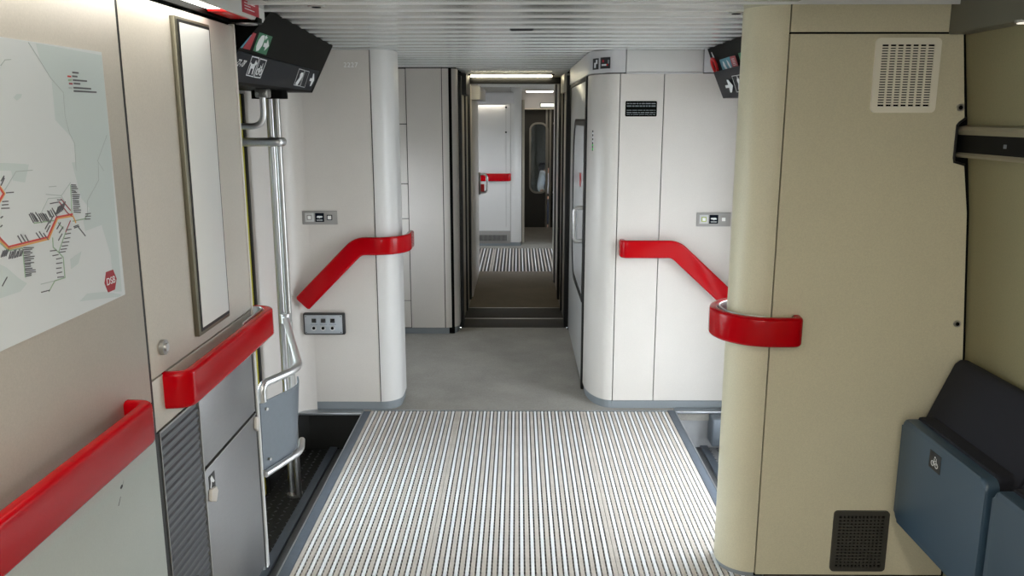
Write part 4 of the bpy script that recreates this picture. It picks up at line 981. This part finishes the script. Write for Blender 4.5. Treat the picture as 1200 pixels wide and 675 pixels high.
box('rear_panel', CXC, 1.42, WY + 0.228, WY + 0.24, 0.0, 2.148, 'laminate_pale', wrp)
for x, z in ((1.471, 1.725), (1.541, 0.984)):
    s_ = cyl('screw', (x, WY - 0.006, z), (x, WY + 0.001, z), 0.012, 'alu', wrp, 14); cyl('screw_socket', (x, WY - 0.007, z), (x, WY - 0.004, z), 0.007, 'gap', s_, 10)
# leaning side wall with window opening further back
def wx(z):
    P = sorted(prof, key=lambda p: p[1])
    for (xa, za), (xb, zb) in zip(P[:-1], P[1:]):
        if za <= z <= zb: return xa + (xb - xa) * (z - za) / (zb - za)
    return P[-1][0] - (z - P[-1][1]) * 0.13 if z > P[-1][1] else P[0][0]
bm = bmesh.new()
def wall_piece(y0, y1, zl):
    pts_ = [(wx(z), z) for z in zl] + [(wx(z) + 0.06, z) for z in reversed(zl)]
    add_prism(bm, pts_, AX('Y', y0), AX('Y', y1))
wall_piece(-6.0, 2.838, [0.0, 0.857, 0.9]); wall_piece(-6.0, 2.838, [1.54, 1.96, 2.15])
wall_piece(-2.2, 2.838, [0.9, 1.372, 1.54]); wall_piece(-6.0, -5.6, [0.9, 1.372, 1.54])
wrs = mk('wall_right', bm, 'laminate_shaded'); struct(wrs, 'beige leaning side wall behind the folding seats')
# alu trim rail
tr = thing('trim_1', 'metal trim rail with dark strip along the right wall', 'trim', (1.51, 1.6, 1.56), kind='structure')
prism('upper_lip', [(1.505, 1.668), (1.478, 1.662), (1.474, 1.650), (1.480, 1.636), (1.53, 1.636), (1.53, 1.664)], 'Y', -2.3, WY + 0.008, 'trim_alu', tr)
prism('dark_strip', [(1.482, 1.636), (1.482, 1.578), (1.54, 1.578), (1.54, 1.636)], 'Y', -2.3, WY + 0.008, 'trim_black', tr)
prism('lower_lip', [(1.480, 1.578), (1.475, 1.570), (1.480, 1.562), (1.54, 1.558), (1.54, 1.578)], 'Y', -2.3, WY + 0.008, 'trim_alu', tr)
bm = bmesh.new()
gpts = [(1.506, 1.536), (1.470, 1.546), (1.468, 1.56), (1.468, 1.668), (1.474, 1.676), (1.495, 1.692)]
add_tube(bm, [(a, WY - 0.002, b) for a, b in gpts], 0.004, 8); mk('gasket', bm, 'seal', tr)
box('mark', 1.4805, 1.4825, 2.555, 2.570, 1.60, 1.612, 'print_grey', tr)
# overhead cove on the right
cv = box('ceiling_cove_right', 1.405, 1.52, -6.0, WY - 0.001, 1.958, 2.15, 'cove', None, 0.006); struct(cv, 'dark overhead cove above the right wall')
lt = thing('reading_lamp', 'small bright lamp on the edge of the right overhead cove', 'lamp', (1.42, 2.50, 1.955))
cyl('lens', (1.422, 2.44, 1.952), (1.422, 2.44, 1.96), 0.018, 'lamp_small', lt); cyl('bezel', (1.422, 2.44, 1.954), (1.422, 2.44, 1.962), 0.024, 'alu', lt)

def grille(label, x0, x1, z0, z1, mf, ms, nx, nz, mx, mz, r, group=None, name='vent_grille'):
    t = thing(name, label, 'vent', ((x0 + x1) / 2, WY, z0), group)
    a0, a1, b0, b1 = x0 + mx, x1 - mx, z0 + mz, z1 - mz
    ring('frame', rrect(x0, x1, z0, z1, r, 5), rrect(a0, a1, b0, b1, 0.002, 5), 'Y', WY - 0.008, WY + 0.0005, mf, t)
    box('backing', a0 - .001, a1 + .001, WY - 0.0015, WY + 0.001, b0 - .001, b1 + .001, 'gap', t)
    hz = (b1 - b0) / nz
    for i in range(1, nz):
        z = b0 + i * hz; box('slat', a0, a1, WY - 0.0075, WY - 0.002, z - hz * 0.28, z + hz * 0.28, ms, t)
    hx = (a1 - a0) / nx
    for i in range(1, nx):
        x = a0 + i * hx; box('rib', x - 0.0028, x + 0.0028, WY - 0.0078, WY - 0.002, b0, b1, ms, t)
grille('cream slotted vent grille high on the beige right partition', 1.172, 1.386, 1.708, 1.948, 'vent_cream', 'vent_cream', 7, 24, 0.021, 0.021, 0.016)
grille('dark vent grille at the foot of the beige right partition', 1.168, 1.372, 0.030, 0.273, 'vent_dark', 'vent_dark', 12, 16, 0.018, 0.018, 0.014)

# folding seats
def folding_seat(label, y0, y1):
    t = thing('folding_seat', label, 'seat', (1.45, (y0 + y1) / 2, 0.275), 'folding seats on the right wall')
    pts = rrect(y0, y1, 0.275, 0.662, 0.03, 6)
    bm = bmesh.new(); add_prism(bm, pts, AX('X', 1.356), AX('X', 1.398))
    es = [e for e in bm.edges if abs(e.verts[0].co.x - e.verts[1].co.x) < 1e-6 and e.verts[0].co.x < 1.36]
    bmesh.ops.bevel(bm, geom=es, offset=0.012, segments=3, profile=0.5, affect='EDGES')
    sh = mk('seat_shell', bm, 'seat_shell', t)
    bm = bmesh.new(); add_prism(bm, rrect(y0 + .012, y1 - .012, 0.29, 0.672, 0.02, 5), AX('X', 1.398), AX('X', 1.452))
    es = [e for e in bm.edges if abs(e.verts[0].co.x - e.verts[1].co.x) < 1e-6]
    bmesh.ops.bevel(bm, geom=es, offset=0.012, segments=3, profile=0.5, affect='EDGES')
    mk('seat_cushion', bm, 'seat_fabric', t)
    bp = [(1.545, .868), (1.525, .852), (1.440, .645), (1.450, .46), (1.575, .46), (1.578, .862)]
    bm = bmesh.new(); add_prism(bm, bp, AX('Y', y0 - .01 if y0 > 2.2 else y0), AX('Y', y1 + .02))
    bmesh.ops.bevel(bm, geom=bm.edges[:], offset=0.008, segments=2, profile=0.5, affect='EDGES')
    mk('backrest', bm, 'seat_fabric', t)
    box('hinge', 1.42, 1.59, y0 + .04, y0 + .07, 0.30, 0.46, 'frame_dark', t, 0.004); box('hinge', 1.42, 1.59, y1 - .07, y1 - .04, 0.30, 0.46, 'frame_dark', t, 0.004)
    yc_ = y1 - 0.243; zc_ = 0.598
    st_ = box('sticker', 1.3545, 1.3565, yc_ - .036, yc_ + .036, zc_ - .03, zc_ + .03, 'print_black', sh, 0.0003)
    bm = bmesh.new()
    def m2(a_, b_): return (yc_ + (.5 - a_) * .056, zc_ + (.5 - b_) * .05)
    for pg in BIKE + circ(.5, .2, .07): add_prism(bm, [m2(*p) for p in pg], AX('X', 1.3540), AX('X', 1.3550))
    mk('pictogram', bm, 'plate_light', t, smooth=False)
folding_seat('blue grey folding seat with dark backrest below the beige corner', 2.238, 2.768)
folding_seat('blue grey folding seat at the right edge of the picture nearest the camera', 1.668, 2.200)

# lamps of the saloon behind the camera
for x, lab in ((-0.45, 'long ceiling lamp over the left side of the saloon behind the camera'), (0.45, 'long ceiling lamp over the right side of the saloon behind the camera')):
    t = thing('ceiling_lamp', lab, 'lamp', (x, -0.85, 2.12))
    box('diffuser', x - .08, x + .08, -2.6, 0.9, 2.125, 2.150, 'lamp_saloon', t, 0.006); box('rim', x - .09, x + .09, -2.62, 0.92, 2.135, 2.152, 'plate_grey', t)
# exterior ground on both sides of the train
for nm, x0, x1, lab in (('ground_right', 1.56, 14.0, 'concrete platform outside the right doorway'), ('ground_left', -14.0, -1.72, 'concrete ground outside the left windows')):
    gq = box(nm, x0, x1, -8, 20, -0.60, -0.42, 'concrete'); struct(gq, lab)

# ================================================================== PASSENGER BEHIND THE FAR DOOR
def skin_body(name, verts, edges, radii, m, parent, lvl=2):
    me = bpy.data.meshes.new(name); me.from_pydata(verts, edges, [])
    o = bpy.data.objects.new(name, me); COL.objects.link(o); me.materials.append(MATS[m])
    o.parent = parent; ORG[o.name] = ORG[parent.name]
    sk = o.modifiers.new('skin', 'SKIN'); sk.use_smooth_shade = True
    for v, r_ in zip(me.skin_vertices[0].data, radii): v.radius = (r_, r_) if not isinstance(r_, tuple) else r_
    me.skin_vertices[0].data[0].use_root = True
    ss = o.modifiers.new('subsurf', 'SUBSURF'); ss.levels = lvl; ss.render_levels = lvl
    return o
PXX, PYY, PZ = 0.60, 14.3, -0.26
ch = thing('passenger_chair', 'dark blue passenger chair behind the far end door glass', 'chair', (PXX, PYY + .2, PZ))
box('seat_cushion', PXX - .24, PXX + .24, PYY - .22, PYY + .26, PZ + .32, PZ + .44, 'seat_fabric', ch, 0.03); box('backrest', PXX - .24, PXX + .24, PYY + .20, PYY + .32, PZ + .40, PZ + 1.15, 'seat_fabric', ch, 0.04)
box('base', PXX - .2, PXX + .2, PYY - .1, PYY + .25, PZ, PZ + .32, 'frame_dark', ch, 0.01)
pr = thing('person', 'seated passenger in a white shirt seen through the far door window', 'person', (PXX, PYY, PZ))
V = [(0, .08, .52), (0, .10, .70), (0, .10, .88), (0, .09, 1.00), (0, .07, 1.07), (0, .05, 1.14), (0, .04, 1.23),
     (-.17, .09, .98), (-.22, .02, .74), (-.15, -.20, .62), (-.12, -.27, .61), (.17, .09, .98), (.22, .02, .74), (.15, -.20, .62), (.12, -.27, .61),
     (-.09, .04, .52), (-.11, -.36, .52), (-.11, -.38, .10), (-.11, -.50, .04), (.09, .04, .52), (.11, -.36, .52), (.11, -.38, .10), (.11, -.50, .04)]
Ed = [(0, 1), (1, 2), (2, 3), (3, 4), (4, 5), (5, 6), (3, 7), (7, 8), (8, 9), (9, 10), (3, 11), (11, 12), (12, 13), (13, 14), (0, 15), (15, 16), (16, 17), (17, 18), (0, 19), (19, 20), (20, 21), (21, 22)]
Rd = [(.15, .11), (.14, .10), (.16, .11), (.10, .08), .052, .075, .085, .058, .045, .034, .03, .058, .045, .034, .03, .085, .065, .048, .045, .085, .065, .048, .045]
skin_body('body', V, Ed, Rd, 'skin', pr)
skin_body('shirt', [V[0], V[1], V[2], (0, .09, 1.0), V[7], V[8], (-.18, -.09, .67), V[11], V[12], (.18, -.09, .67)], [(0, 1), (1, 2), (2, 3), (3, 4), (4, 5), (5, 6), (3, 7), (7, 8), (8, 9)],
          [(.165, .125), (.155, .115), (.175, .125), (.115, .095), .075, .062, .052, .075, .062, .052], 'shirt', pr)
skin_body('trousers', [V[0], V[15], V[16], (-.11, -.38, .13), V[19], V[20], (.11, -.38, .13)], [(0, 1), (1, 2), (2, 3), (0, 4), (4, 5), (5, 6)], [(.16, .12), .10, .08, .066, .10, .08, .066], 'trousers', pr)
skin_body('hair', [(0, .09, 1.16), (0, .075, 1.27), (0, .03, 1.31)], [(0, 1), (1, 2)], [.085, .088, .06], 'hair', pr)
for sx in (-1, 1):
    for k in range(4):
        bm = bmesh.new(); bx, by, bz = PXX + sx * .12, PYY - .27, PZ + .61
        off = (k - 1.5) * .018
        add_tube(bm, fillet([(bx + off, by, bz), (bx + off, by - .05 + abs(off) * .4, bz), (bx + off, by - .08 + abs(off) * .5, bz - .025)], .02, 3), .008, 6); mk('finger', bm, 'skin', pr)
    bm = bmesh.new(); add_tube(bm, [(PXX + sx * .095, PYY - .25, PZ + .61), (PXX + sx * .065, PYY - .275, PZ + .605), (PXX + sx * .06, PYY - .295, PZ + .60)], .009, 6); mk('thumb', bm, 'skin', pr)
    bm = bmesh.new(); bmesh.ops.create_uvsphere(bm, u_segments=10, v_segments=8, radius=.010, matrix=Matrix.Translation((PXX + sx * .03, PYY - .035, PZ + 1.21))); mk('eye', bm, 'print_black', pr)
bm = bmesh.new(); add_tube(bm, [(PXX, PYY - .035, PZ + 1.21), (PXX, PYY - .055, PZ + 1.17), (PXX, PYY - .03, PZ + 1.165)], .010, 6); mk('nose', bm, 'skin', pr)
bm = bmesh.new(); add_tube(bm, [(PXX - .02, PYY - .028, PZ + 1.135), (PXX + .02, PYY - .028, PZ + 1.135)], .006, 6); mk('mouth', bm, 'map_maroon', pr)
